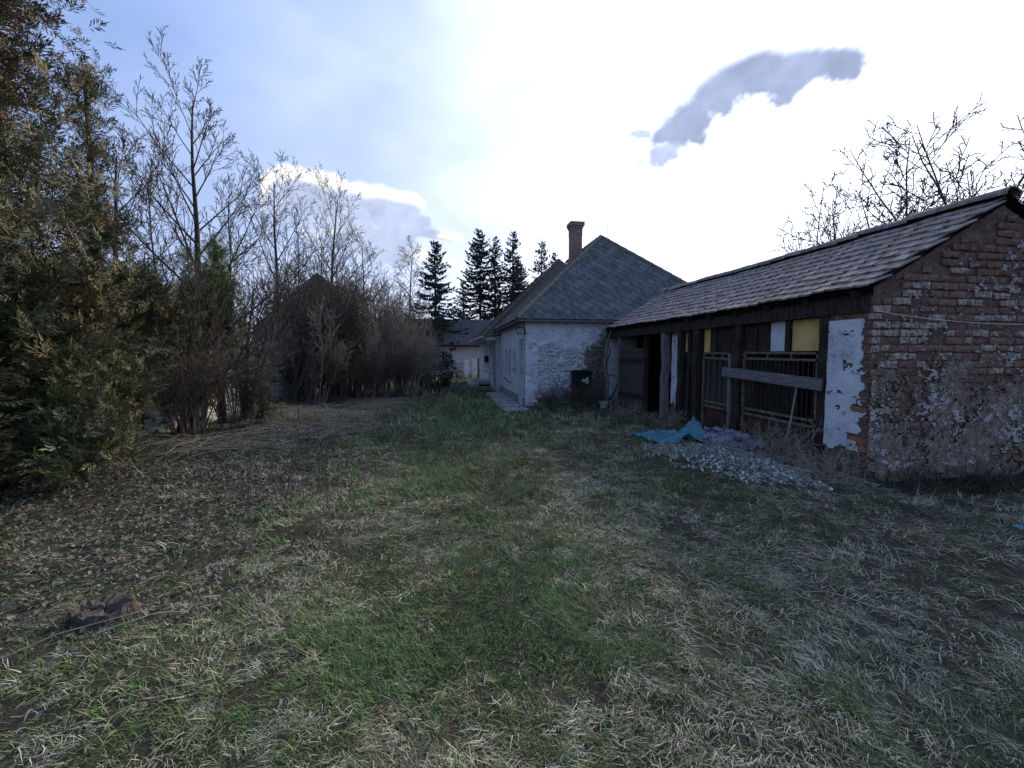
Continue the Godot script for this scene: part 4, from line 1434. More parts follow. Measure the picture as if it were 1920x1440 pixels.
# ------------------------------------------------------------------ evergreen crowns
func frond_shape() -> Array:
	# a flat scaly spray about 0.2 m long along +z: triangle corners and the shade of each triangle
	var pts := PackedVector3Array()
	var shade := PackedFloat32Array()
	for k in 8:
		var z := 0.008 + k * 0.019
		for s in [-1, 1]:
			var l := 0.07 * (1.0 - absf(k - 2.0) / 9.0) * rr(0.75, 1.25)
			var a := 0.75 + rr(-0.25, 0.25)
			var b := Vector3(0, rr(-0.01, 0.01), z)
			var tip := b + Vector3(s * sin(a) * l, rr(-0.03, 0.025), cos(a) * l)
			var mid := b.lerp(tip, 0.6)
			var w := 0.0098
			pts.append_array([mid + Vector3(w * cos(a), 0.0, -w * sin(a) * s), tip, b] if k % 2 else [b, tip, mid - Vector3(w * cos(a), 0.0, -w * sin(a) * s)])
			shade.push_back(rr(0.5, 1.4))
	pts.append_array([Vector3(-0.008, 0, 0.12), Vector3(0.008, 0, 0.12), Vector3(0, -0.012, 0.21)])
	shade.push_back(0.9)
	return [pts, shade]

# crown of ascending limbs set with sprays. prof(t): radius at height share t; hue: Array of linear colours
func spray_tree(called: String, label: String, at: Vector3, tall: float, reach: float, bottom: float, count: int, hue: Array, spike: float, size: float, group: String, fr: Array, cat := "tree", per := 26) -> Node3D:
	var t := thing(called, label, cat, at, 0.0, group)
	var wood := MB.new()
	var n := 8
	var pts := PackedVector3Array()
	var rad := PackedFloat32Array()
	for k in n + 1:
		pts.push_back(Vector3(rr(-0.03, 0.03), -0.1 + (tall + 0.1) * k / n, rr(-0.03, 0.03)))
		rad.push_back(maxf(0.008, 0.022 * tall * (1.0 - 0.95 * k / n)))
	wood.tube(pts, rad, 7, false)
	part("trunk", wood.mesh(M.bark), t)
	var limbs := MB.new()
	var leaves := MB.new()
	leaves.tinted = true
	for k in count:
		var f := pow(rng.randf(), 0.85)
		var h := lerpf(bottom, 0.985, f)
		var env := pow(1.0 - f, spike) * 0.92 + 0.08
		if f < 0.12:
			env *= lerpf(0.75, 1.0, f / 0.12)
		var az := rr(0, TAU)
		var lobes := 0.78 + 0.35 * patch.get_noise_2d(az * 16.0 + at.x * 40, h * 28.0 + at.z * 10)
		var l := reach * env * lobes * rr(0.7, 1.15)
		var up := rr(0.1, 0.7) + 0.35 * f
		var d := Vector3(cos(az) * cos(up), sin(up), sin(az) * cos(up))
		var p := Vector3(0, h * tall - sin(up) * l * 0.5, 0)
		var seg := 5
		var lp := PackedVector3Array([p])
		var lr := PackedFloat32Array([0.012])
		var tone: Color = hue[rng.randi() % hue.size()]
		var sh := rr(0.7, 1.25)
		for s in seg:
			d = (d + rv(0.2) + Vector3(0, 0.1 - 0.02 * s, 0)).normalized()
			var p2 := p + d * (l / seg)
			var m := maxi(2, int(per * l / seg / maxf(0.35, reach * 0.4)))
			if s == 0:
				m = int(m * 0.4)
			for e in m:
				var pos := p.lerp(p2, rng.randf()) + rv(0.05 + 0.1 * s / seg) * (0.8 + size)
				var fd := (d * 0.6 + rv(0.9) + Vector3(0, 0.25, 0)).normalized()
				var x := fd.cross(rv().normalized())
				if x.length() < 0.1:
					x = fd.cross(Vector3.UP)
				x = x.normalized()
				var sc := size * rr(0.65, 1.25)
				var shp: Array = fr[rng.randi() % fr.size()]
				leaves.stamp(shp[0], shp[1], Transform3D(Basis(x * sc, fd.cross(x) * sc, fd * sc), pos), tone * (sh * rr(0.75, 1.25)))
			p = p2
			lp.push_back(p)
			lr.push_back(0.01 * (1.0 - 0.8 * (s + 1) / seg))
		limbs.tube(lp, lr, 3, false)
	part("limbs", limbs.mesh(M.bark), t)
	part("crown", leaves.mesh(M.leaf), t)
	return t

func spruce_mesh(tall: float, reach: float, bare: float, dense: float) -> ArrayMesh:
	var mb := MB.new()
	mb.tinted = true
	var y := tall * bare
	while y < tall * 0.985:
		var f := (y / tall - bare) / (1.0 - bare)
		var env := reach * (pow(1.0 - f, 0.75) * 0.95 + 0.05) * (0.62 + 0.38 * sm(0.0, 0.22, f))
		var cnt := int(rr(4, 7))
		for k in cnt:
			var az := rr(0, TAU)
			var l := env * rr(0.6, 1.12)
			var d := Vector3(cos(az), lerpf(-0.15, 0.75, f * f), sin(az)).normalized()
			var side := d.cross(Vector3.UP).normalized()
			var m := maxi(3, int(l / 0.11 * dense))
			for e in m:
				var t := rr(0.12, 1.0)
				var sag := -0.22 * l * sin(t * 2.4) + 0.1 * l * t
				var p := Vector3(0, y, 0) + d * (l * t) + Vector3(0, sag, 0) + side * rr(-0.22, 0.22) * (1.15 - t) + rv(0.05)
				var hang := Vector3(rr(-0.06, 0.06), -rr(0.08, 0.26), rr(-0.06, 0.06)) + d * rr(0.0, 0.16)
				var w := side * rr(0.03, 0.085) + d * rr(-0.04, 0.04)
				var sh := rr(0.6, 1.3)
				mb.cur = Color(0.028 * sh, 0.042 * sh, 0.034 * sh)
				mb.tri(p - w, p + hang, p + w)
				mb.tri(p - d * 0.07, p + hang * 0.6 + w * 0.4, p + d * 0.12)
			mb.cur = Color(0.03, 0.025, 0.022)
			mb.tri(Vector3(0, y + 0.03, 0), Vector3(0, y - 0.02, 0), Vector3(0, y, 0) + d * l * 0.9)
		y += rr(0.16, 0.3)
	return mb.mesh(M.leaf)

# ------------------------------------------------------------------ grass and litter
# one ribbon of grass, bent over and lying down where it meets the soil
func blade(mb: MB, p: Vector3, d: Vector3, up: float, l: float, w: float, droop: float, seg: int, floor_y: float):
	var side := Vector3(-d.z, 0, d.x) * w
	var dir := d * cos(up) + Vector3(0, sin(up), 0)
	var k0 := mb.v.size()
	var a := p
	for k in seg + 1:
		var f := 1.0 - float(k) / seg
		var nn := Vector3(-dir.x * dir.y, dir.x * dir.x + dir.z * dir.z + 0.05, -dir.z * dir.y).normalized()
		if k < seg:
			var sd := side * (0.35 + 0.65 * f)
			mb.v.push_back(a - sd); mb.v.push_back(a + sd)
			mb.n.push_back(nn); mb.n.push_back(nn)
			mb.c.push_back(mb.cur); mb.c.push_back(mb.cur)
		else:
			mb.v.push_back(a); mb.n.push_back(nn); mb.c.push_back(mb.cur)
		dir = (dir + Vector3(rng.randf_range(-0.16, 0.16), -droop + rng.randf_range(-0.1, 0.1), rng.randf_range(-0.16, 0.16))).normalized()
		a += dir * (l / seg)
		if a.y < floor_y:
			a.y = floor_y + rng.randf() * 0.01
	for k in seg - 1:
		var q := k0 + k * 2
		mb.i.push_back(q); mb.i.push_back(q + 2); mb.i.push_back(q + 1)
		mb.i.push_back(q + 1); mb.i.push_back(q + 2); mb.i.push_back(q + 3)
	var e := k0 + (seg - 1) * 2
	mb.i.push_back(e); mb.i.push_back(e + 2); mb.i.push_back(e + 1)

func lush(x: float, z: float) -> float:
	var g := patch.get_noise_2d(x * 1.5, z * 1.5) * 0.75 + patch.get_noise_2d(x * 5.0 + 40, z * 5.0) * 0.6
	for s in [[0.55, -2.65, 0.55, 0.95], [-0.05, -5.6, 0.6, 0.75], [-0.5, -2.25, 0.4, 0.45], [3.0, -4.0, 0.6, 0.55], [0.7, -9.0, 2.2, 0.35], [1.3, -13, 2.5, 0.35], [1.2, -2.1, 0.35, 0.3], [-0.9, -1.75, 0.35, 0.4]]:
		g += s[3] * exp(-(pow(x - s[0], 2) + pow(z - s[1], 2)) / (s[2] * s[2]))
	g += 0.34 * exp(-pow((x - 0.35 - sm(-6.0, -13.0, z) * 0.7) / 1.25, 2.0)) * sm(-1.2, -2.6, z)
	g -= 0.45 * sm(1.3, 2.6, x) * sm(-5.0, -3.4, z)
	g -= 0.3 * sm(-1.5, -3.0, x)
	return g

func littered(x: float, z: float) -> float:
	return sm(-0.9, -2.0, x + patch.get_noise_2d(x * 3, z * 3 + 70) * 0.9) * sm(-1.8, -2.9, z) * (1.0 - sm(-5.6, -8.0, z) * 0.55)

func blocked(x: float, z: float) -> bool:
	if x > SX - 0.05 and z < SZ + 0.02 and z > -13.2 and x < 9.1:
		return true
	if x > 2.45 and z < -12.9:
		return true
	if x > 1.72 and x < 2.5 and z < -11.7 and z > -18.2 and patch.get_noise_2d(x * 9, z * 9) < 0.25:
		return true
	return false

func make_grass():
	var fwd := Vector2(sin(deg_to_rad(9.35)), -cos(deg_to_rad(9.35)))
	# inner and outer radius, tufts for each square metre, blades in a tuft, size of blades
	var bands := [[0.9, 2.4, 1020.0, 12, 0.5], [2.4, 4.0, 590.0, 12, 0.6], [4.0, 6.5, 280.0, 11, 0.8], [6.5, 10.0, 125.0, 10, 1.15], [10.0, 16.0, 42.0, 9, 1.9], [16.0, 34.0, 8.0, 8, 3.0]]
	var dry := [MB.new(), MB.new()]
	var green := [MB.new(), MB.new()]
	for m in dry + green:
		m.tinted = true
	for bi in bands.size():
		var b: Array = bands[bi]
		var area: float = b[1] * b[1] - b[0] * b[0]
		var near := 0 if bi < 3 else 1
		var sg := 3 if bi < 2 else 2
		for k in int(area * b[2]):
			var r := sqrt(lerpf(b[0] * b[0], b[1] * b[1], rng.randf()))
			var d := fwd.rotated(rr(-1.0, 1.0))
			var x := d.x * r
			var z := d.y * r
			if z > -0.7 or blocked(x, z):
				continue
			var li := littered(x, z)
			if rng.randf() < li * 0.55:
				continue
			var g := lush(x, z) + rr(-0.62, 0.62)
			var y := gh(x, z)
			var thin := patch.get_noise_2d(x * 7 + 9, z * 7 - 30)
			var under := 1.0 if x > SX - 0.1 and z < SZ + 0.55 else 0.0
			var yaw := comb.get_noise_2d(x, z) * 6.0 + 2.6 + rr(-0.5, 0.5)
			var sc: float = b[4] * rr(0.75, 1.3)
			var is_green := g > 0.3 or under > 0.5
			if not is_green and thin < -0.2 and rng.randf() < 0.8:
				continue
			var mb: MB = (green if is_green else dry)[near]
			var warm := clampf(0.5 + patch.get_noise_2d(x * 2.2 - 70, z * 2.2) * 1.2, 0, 1)
			var base := Color(0.37, 0.36, 0.295).lerp(Color(0.41, 0.38, 0.26), warm)
			var low := rng.randf()
			if is_green:
				base = Color(0.085, 0.175, 0.055).lerp(Color(0.155, 0.2, 0.08), rng.randf())
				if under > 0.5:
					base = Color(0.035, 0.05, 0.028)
			elif low < 0.2:
				base = Color(0.12, 0.1, 0.07)
			elif low < 0.46:
				base = Color(0.16, 0.2, 0.1)
			# flat: a mat of fallen straw; else a standing tuft
			var flat := rng.randf() < 0.6 and not is_green
			var wide := (0.08 if flat else 0.042) * sc + 0.012
			for e in int(b[3] * rr(0.7, 1.3)):
				var px := x + rr(-wide, wide)
				var pz := z + rr(-wide, wide)
				var a := yaw + (rr(-0.9, 0.9) if flat else rr(-2.2, 2.2))
				var s := rr(0.35, 1.45)
				mb.cur = Color(base.r * s, base.g * s, base.b * s * rr(0.85, 1.1))
				var dd := Vector3(cos(a), 0, sin(a))
				if is_green:
					blade(mb, Vector3(px, y - 0.005, pz), dd, rr(0.45, 1.35), rr(0.05, 0.16) * sc, 0.003 * sc * rr(0.7, 1.2), rr(0.1, 0.35), sg, y + 0.004)
				elif flat:
					blade(mb, Vector3(px, y + rr(0.0, 0.035) * sc, pz), dd, rr(0.0, 0.5), rr(0.05, 0.15) * sc, 0.0025 * sc * rr(0.6, 1.4), rr(0.05, 0.25), sg, y + 0.006)
				else:
					blade(mb, Vector3(px, y - 0.005, pz), dd, rr(0.3, 1.25), rr(0.06, 0.15) * sc, 0.0025 * sc * rr(0.6, 1.3), rr(0.2, 0.5), sg, y + 0.006)
	for q in 2:
		tag(part("dry_grass", dry[q].mesh(M.blade), self), ["matted pale dead grass covering the near half of the yard", "pale dead grass covering the far half of the yard"][q], "grass", "", "stuff")
		tag(part("green_grass", green[q].mesh(M.blade), self), ["fresh green grass patches in the near half of the yard", "fresh green grass patches in the far half of the yard"][q], "grass", "", "stuff")
	# fallen leaves and low ground cover on the left
	var lm := []
	for k in 3:
		var fold := rr(0.1, 0.5)
		var out := [Vector3(0, 0, -0.5), Vector3(0.3, fold * 0.3, -0.2), Vector3(0.34, fold * 0.36, 0.15), Vector3(0, 0.05, 0.55), Vector3(-0.34, fold * 0.32, 0.12), Vector3(-0.28, fold * 0.3, -0.22)]
		var mid := Vector3(0, -0.02, 0.05)
		var pts := PackedVector3Array()
		var shade := PackedFloat32Array()
		for q in 6:
			pts.append_array([mid, out[(q + 1) % 6], out[q]])
			shade.push_back(1.0)
		lm.push_back([pts, shade])
	var litter := MB.new()
	litter.tinted = true
	for k in 34000:
		var r := sqrt(lerpf(1.6, 110.0, rng.randf()))
		var d := fwd.rotated(rr(-1.0, 0.05))
		var x := d.x * r
		var z := d.y * r
		if z > -1.2 or rng.randf() > littered(x, z):
			continue
		var s := rr(0.016, 0.038) * (1.0 + 0.06 * r)
		var p := rng.randf()
		var tone := patch.get_noise_2d(x * 3.0, z * 3.0 + 200)
		var c := Color(0.1, 0.085, 0.07)
		if p < 0.35 + tone * 0.5:
			c = Color(0.075, 0.095, 0.055)
		elif p < 0.5:
			c = Color(0.15, 0.14, 0.125)
		elif p < 0.6:
			c = Color(0.08, 0.042, 0.038)
		litter.stamp(lm[k % 3][0], lm[k % 3][1], Transform3D(Basis.from_euler(Vector3(rr(-0.8, 0.8), rr(0, TAU), rr(-0.8, 0.8))).scaled(Vector3(s * rr(0.6, 1.0), s, s * rr(0.8, 1.3))), Vector3(x, gh(x, z) + rr(0.005, 0.045), z)), c * rr(0.5, 1.25))
	tag(part("leaf_litter", litter.mesh(M.leaf), self), "brown fallen leaves and low green cover left of the grass", "leaves", "", "stuff")
	return lm

# ------------------------------------------------------------------ yard clutter
func make_heap(lm: Array):
	# silver-grey dry leaves and stems spilled before the gates
	var heap := MB.new()
	heap.tinted = true
	for k in 7000:
		var t := rng.randf()
		var c := Vector3(3.85, 0, -6.6).lerp(Vector3(3.85, 0, -4.25), t)
		var wd := lerpf(0.8, 0.5, t * t) * (0.75 + 0.5 * patch.get_noise_2d(t * 40, 3.0))
		var u := rr(-1, 1)
		var x := c.x + u * wd + 0.1
		var z := c.z + u * wd * 0.35 + rr(-0.12, 0.12)
		if blocked(x, z) or x > 5.0:
			continue
		var hgt := (1.0 - u * u) * 0.06 * rng.randf()
		var s := rr(0.018, 0.06)
		heap.stamp(lm[k % 3][0], lm[k % 3][1], Transform3D(Basis.from_euler(Vector3(rr(-0.9, 0.9), rr(0, TAU), rr(-0.9, 0.9))).scaled(Vector3(s * 0.45, s, s * 1.5)), Vector3(x, gh(x, z) + 0.02 + hgt, z)), (Color(0.43, 0.48, 0.46) if rng.randf() < 0.8 else Color(0.2, 0.17, 0.13)) * rr(0.25, 1.35))
	var o := part("silver_leaf_heap", heap.mesh(M.leaf), self)
	tag(o, "spilled heap of silver-grey dry leaves before the stable gates", "leaves", "", "stuff")
	var stems := MB.new()
	for k in 520:
		var t := rng.randf()
		var p := Vector3(3.8, 0, -6.5).lerp(Vector3(4.5, 0, -4.1), t) + Vector3(rr(-0.6, 0.6), 0, rr(-0.3, 0.3))
		if p.x > 5.0:
			continue
		p.y = gh(p.x, p.z) + rr(0.03, 0.12)
		var d := Vector3(rr(-1, 1), rr(-0.15, 0.3), rr(-1, 1)).normalized() * rr(0.12, 0.35)
		stems.tube([p, p + d * 0.5 + rv(0.03), p + d + rv(0.04)], [0.003, 0.0025, 0.0015], 3, false)
	var so := part("dry_stems", stems.mesh(M.stick), self)
	tag(so, "thin dry stems tangled in the silver leaf heap", "stems", "", "stuff")
	# brown weeds at the foot of the gates
	var P := {"thin": 0.0022, "seg": [4, 3, 2], "kids": [5, 3], "ratio": [0.5, 0.5], "angle": [0.7, 0.7], "wob": [0.25, 0.3, 0.3], "rise": [0.0, 0.0, 0.0], "from": [0.2, 0.2], "tip": [0.4, 0.5, 0.6], "short": [0.7, 0.7], "fat": [0.6, 0.6]}
	for w in [[4.95, -5.45, 0.5, 34, "brown dead weeds at the foot of the right gate"], [4.9, -4.75, 0.38, 26, "dead weeds and stalks beside the white pillar base"], [5.0, -6.2, 0.3, 20, "dead weeds under the middle of the gates"], [4.85, -8.6, 0.4, 22, "dead brush before the dark stable doorway"], [4.7, -10.4, 0.42, 24, "dead brush before the plank door"], [5.6, -4.2, 0.32, 22, "dry stalks at the foot of the brick gable"], [6.6, -4.15, 0.3, 22, "dark weeds along the brick gable toward the right"], [3.35, -12.45, 0.62, 42, "dark dead plants at the foot of the house front"], [4.15, -12.15, 0.72, 52, "dead plants before the dark wheelie bin"], [4.75, -12.2, 0.4, 26, "brown weeds beside the old vine"]]:
		var mb := MB.new()
		for k in w[3]:
			var az := rr(0, TAU)
			var tilt := rr(0.1, 1.1)
			var d := Vector3(cos(az) * sin(tilt), cos(tilt), sin(az) * sin(tilt))
			grow(mb, Vector3(rr(-0.3, 0.3), -0.03, rr(-0.3, 0.3)), d, w[2] * rr(0.6, 1.3), 0.005, 0, P)
		var wo := part("dead_weeds", mb.mesh(M.twig if w[1] < -12 or w[1] > -4.3 else M.twig_grey), self, Transform3D(Basis.IDENTITY, Vector3(w[0], gh(w[0], w[1]), w[1])))
		tag(wo, w[4], "weeds", "dead weeds along the walls")

# a crumpled sheet from a grid of heights
func crumple(fn: Callable, nu: int, nv: int, m: Material) -> ArrayMesh:
	var mb := MB.new()
	for j in nv:
		for k in nu:
			var a: Vector3 = fn.call(float(k) / nu, float(j) / nv)
			var b: Vector3 = fn.call(float(k + 1) / nu, float(j) / nv)
			var c: Vector3 = fn.call(float(k + 1) / nu, float(j + 1) / nv)
			var d: Vector3 = fn.call(float(k) / nu, float(j + 1) / nv)
			mb.quad(d, c, b, a)
			var t := Vector3(0, -0.004, 0)
			mb.quad(a + t, b + t, c + t, d + t)
	return mb.mesh(m)

func make_clutter(lm: Array):
	# turquoise tarpaulin with a peaked fold
	var tf := func(u: float, v: float):
		var x := 3.62 + u * 1.35 + v * 0.1
		var z := -7.75 + v * 0.95 + u * 0.45
		var pk := exp(-absf(u - 0.55) / 0.085) * exp(-pow((v - 0.62) / 0.3, 2.0)) * 0.4
		var ridge := 0.12 * exp(-pow((u - 0.22 - v * 0.1) / 0.09, 2.0)) + 0.1 * exp(-pow((u - 0.85 + v * 0.12) / 0.08, 2.0))
		var cr := absf(patch.get_noise_2d(u * 26 + v * 9, v * 22)) * 0.16 + bumps.get_noise_2d(u * 60, v * 60) * 0.02
		return Vector3(x, gh(x, z) + 0.035 + pk + ridge * (0.3 + v) + cr * (0.35 + 0.65 * sin(PI * v)), z)
	var tarp := part("tarpaulin", crumple(tf, 46, 34, M.tarp), self)
	tag(tarp, "crumpled turquoise tarpaulin with a peaked fold on the grass", "tarpaulin")
	var cf := func(u: float, v: float):
		var x := 4.55 + u * 0.62 - v * 0.25
		var z := -6.95 + v * 0.55 + u * 0.75
		var cr := absf(patch.get_noise_2d(u * 22 + 60, v * 26 + u * 10)) * 0.3
		return Vector3(minf(x, SX + 0.02), gh(x, z) + 0.05 + 0.24 * (1 - v) * (0.6 + 0.4 * sin(u * 5.0)) + cr * 0.5, z)
	var cloth := part("patterned_cloth", crumple(cf, 30, 24, M.cloth), self)
	tag(cloth, "violet patterned cloth crumpled between tarpaulin and gate", "cloth")
	# blue scrap at the right edge of the yard
	var bf := func(u: float, v: float):
		var x := 5.02 + u * 0.14
		var z := -2.97 + v * 0.08
		return Vector3(x, gh(x, z) + 0.05 + absf(patch.get_noise_2d(u * 30, v * 30)) * 0.05, z)
	var scrap := part("plastic_scrap", crumple(bf, 8, 6, M.tarp), self)
	tag(scrap, "small blue plastic scrap in the grass at the right edge", "scrap")
	# wheelie bin
	var bin := thing("wheelie_bin", "dark green wheelie bin with a white label against the house front", "bin", Vector3(4.22, 0.16, -12.55), 0.06)
	var mb := MB.new()
	var prof := [[0.0, 0.19], [0.5, 0.22], [0.86, 0.24], [0.9, 0.26]]
	for k in 3:
		var a: Array = prof[k]
		var b: Array = prof[k + 1]
		var ca := [Vector3(-a[1], a[0], a[1]), Vector3(a[1], a[0], a[1]), Vector3(a[1], a[0], -a[1]), Vector3(-a[1], a[0], -a[1])]
		var cb := [Vector3(-b[1], b[0], b[1]), Vector3(b[1], b[0], b[1]), Vector3(b[1], b[0], -b[1]), Vector3(-b[1], b[0], -b[1])]
		for q in 4:
			mb.quad(ca[q], ca[(q + 1) % 4], cb[(q + 1) % 4], cb[q])
	part("body", mb.mesh(M.bin), bin)
	mb = MB.new()
	mb.box(Vector3(-0.27, 0.9, -0.25), Vector3(0.27, 0.94, 0.29))
	mb.box(Vector3(-0.22, 0.94, -0.2), Vector3(0.22, 0.965, 0.22))
	part("lid", mb.mesh(M.bin), bin)
	for s in [-1, 1]:
		mb = MB.new()
		mb.tube([Vector3(s * 0.2, 0.08, -0.2), Vector3(s * 0.25, 0.08, -0.2)], [0.1, 0.1], 12)
		part("wheel", mb.mesh(M.black), bin)
	mb = MB.new()
	mb.box(Vector3(-0.07, 0.62, 0.228), Vector3(0.05, 0.7, 0.236))
	mb.box(Vector3(0.05, 0.56, 0.228), Vector3(0.14, 0.76, 0.236))
	part("label_sticker", mb.mesh(M.paper), bin)
	# old vine on the house corner and a pot at its foot
	var vine := thing("old_vine", "gnarled old grapevine trunk climbing beside the stable end", "vine", Vector3(4.98, 0.05, -12.3))
	mb = MB.new()
	mb.tube([Vector3(0, -0.1, 0), Vector3(-0.06, 0.35, 0.03), Vector3(-0.02, 0.75, 0), Vector3(-0.12, 1.15, 0.02), Vector3(-0.08, 1.6, -0.02), Vector3(0.0, 2.0, -0.05), Vector3(0.1, 2.28, -0.05)], [0.085, 0.07, 0.062, 0.05, 0.045, 0.035, 0.02], 8)
	part("trunk", mb.mesh(M.wood_grey), vine)
	mb = MB.new()
	mb.tube([Vector3(0.02, 0.1, 0), Vector3(0.16, 0.35, 0.05), Vector3(0.3, 0.7, 0.08), Vector3(0.42, 1.0, 0.1)], [0.04, 0.03, 0.025, 0.015], 6)
	mb.tube([Vector3(-0.1, 1.2, 0), Vector3(0.02, 1.55, 0.06), Vector3(-0.02, 2.0, 0.05)], [0.03, 0.022, 0.012], 6)
	part("branch", mb.mesh(M.bark), vine)
	var P := {"thin": 0.002, "seg": [4, 3, 2], "kids": [7, 4], "ratio": [0.5, 0.5], "angle": [0.9, 0.8], "wob": [0.3, 0.3, 0.3], "rise": [0, 0, 0], "from": [0.1, 0.1], "tip": [0.4, 0.5, 0.6], "short": [0.7, 0.7], "fat": [0.6, 0.6]}
	mb = MB.new()
	for k in 16:
		grow(mb, Vector3(rr(-0.35, 0.05), rr(0.5, 2.2), -0.12), Vector3(rr(-1, 0.3), rr(-0.3, 0.8), 0.2).normalized(), 0.6, 0.006, 0, P)
	part("shoots", mb.mesh(M.twig), vine)
	mb = MB.new()
	var ring := [[0.0, 0.1], [0.16, 0.14], [0.17, 0.16], [0.2, 0.16]]
	for k in 3:
		for s in 12:
			var a0 := TAU * s / 12
			var a1 := TAU * (s + 1) / 12
			var r0: float = ring[k][1]
			var r1: float = ring[k + 1][1]
			mb.quad(Vector3(cos(a1) * r0, ring[k][0], sin(a1) * r0), Vector3(cos(a0) * r0, ring[k][0], sin(a0) * r0), Vector3(cos(a0) * r1, ring[k + 1][0], sin(a0) * r1), Vector3(cos(a1) * r1, ring[k + 1][0], sin(a1) * r1))
	var pot := part("flower_pot", mb.mesh(M.pot), self, Transform3D(Basis.IDENTITY, Vector3(4.72, gh(4.72, -11.95), -11.95)))
	tag(pot, "small pale empty flower pot by the old vine", "pot")
	# tree stump
	var stump := thing("tree_stump", "rotten low tree stump among dead leaves at the left", "stump", Vector3(-2.1, gh(-2.1, -2.9) - 0.02, -2.95), 0.4)
	stump.scale = Vector3(0.85, 0.7, 0.85)
	mb = MB.new()
	var lobes := 30
	var rows := [[-0.06, 1.5], [0.0, 1.22], [0.04, 1.06], [0.08, 1.0], [0.115, 0.96], [0.105, 0.8], [0.085, 0.5], [0.08, 0.05]]
	var at := func(j: int, k: int):
		var ang := TAU * k / lobes
		var h: float = rows[j][0]
		var rad0: float = 0.175 * rows[j][1] * (1.0 + 0.22 * patch.get_noise_2d(cos(ang) * 3.5, sin(ang) * 3.5 + 5) + 0.16 * (hash01(k, 1, 5) - 0.5))
		if j >= 3:
			h += 0.05 * patch.get_noise_2d(cos(ang) * 4 + 20, sin(ang) * 4) + 0.03 * (hash01(k, j, 8) - 0.5)
		return Vector3(cos(ang) * rad0, h, sin(ang) * rad0)
	for j in rows.size() - 1:
		for k in lobes:
			mb.quad(at.call(j, (k + 1) % lobes), at.call(j, k), at.call(j + 1, k), at.call(j + 1, (k + 1) % lobes))
	part("bark", mb.mesh(M.stump), stump)
	# sticks lying about
	var sticks := [[-2.9, -2.15, 0.75, 1.25, 0.005, "long thin stick lying left of the stump"], [-2.2, -2.6, 0.65, 0.95, 0.004, "thin stick leaning over the rotten stump"], [-1.75, -2.72, 0.35, 0.4, 0.007, "short pale stick right of the stump"], [-2.45, -1.9, 0.9, 0.5, 0.01, "curved stick in the near left grass"], [2.6, -2.2, 2.4, 0.6, 0.006, "thin dry stalk in the near right grass"]]
	for s in sticks:
		mb = MB.new()
		var d := Vector3(cos(s[2]), 0, -sin(s[2]))
		var p := Vector3(s[0], 0, s[1])
		var pts := PackedVector3Array()
		var rad := PackedFloat32Array()
		for k in 6:
			var q: Vector3 = p + d * (s[3] * (k / 5.0 - 0.5)) + Vector3(-d.z, 0, d.x) * rr(-0.025, 0.025)
			q.y = gh(q.x, q.z) + 0.05 + rr(0, 0.03)
			pts.push_back(q)
			rad.push_back(s[4] * lerpf(1.0, 0.5, k / 5.0))
		mb.tube(pts, rad, 5)
		var so := part("stick", mb.mesh(M.stick), self)
		tag(so, s[5], "stick", "sticks in the grass")
	# short stake and dead upright stalks
	mb = MB.new()
	mb.tube([Vector3(0, -0.1, 0), Vector3(-0.04, 0.42, 0.02)], [0.026, 0.022], 6)
	var stake := part("stake", mb.mesh(M.wood_grey), self, Transform3D(Basis.IDENTITY, Vector3(-3.05, gh(-3.05, -9.9), -9.9)))
	tag(stake, "short grey wooden stake standing in the matted grass", "stake")
	for w in [[-1.6, -4.6, 0.95, "dark dead stalks left of the grass, nearest the leaf litter"], [-1.95, -4.95, 1.05, "thin dark stalks left of the tallest dead weed"], [-1.35, -5.3, 1.0, "thin dark stalks right of the tallest dead weed"], [-2.3, -7.6, 0.75, "single dark stalk beside the short stake"], [-1.0, -4.5, 0.5, "low dark tangle of dead weed in the mid grass"]]:
		mb = MB.new()
		var Q := {"thin": 0.002, "seg": [5, 3], "kids": [4], "ratio": [0.3], "angle": [0.5], "wob": [0.06, 0.15], "rise": [0.03, 0.05], "from": [0.35], "tip": [0.4, 0.6], "short": [0.7], "fat": [0.6]}
		for k in 6:
			grow(mb, Vector3(rr(-0.18, 0.18), -0.03, rr(-0.18, 0.18)), Vector3(rr(-0.25, 0.25), 1, rr(-0.2, 0.2)).normalized(), w[2] * rr(0.5, 1.0), 0.0042, 0, Q)
		var so := part("dead_stalks", mb.mesh(M.twig), self, Transform3D(Basis.IDENTITY, Vector3(w[0], gh(w[0], w[1]), w[1])))
		tag(so, w[3], "stalks", "dead stalks in the grass")

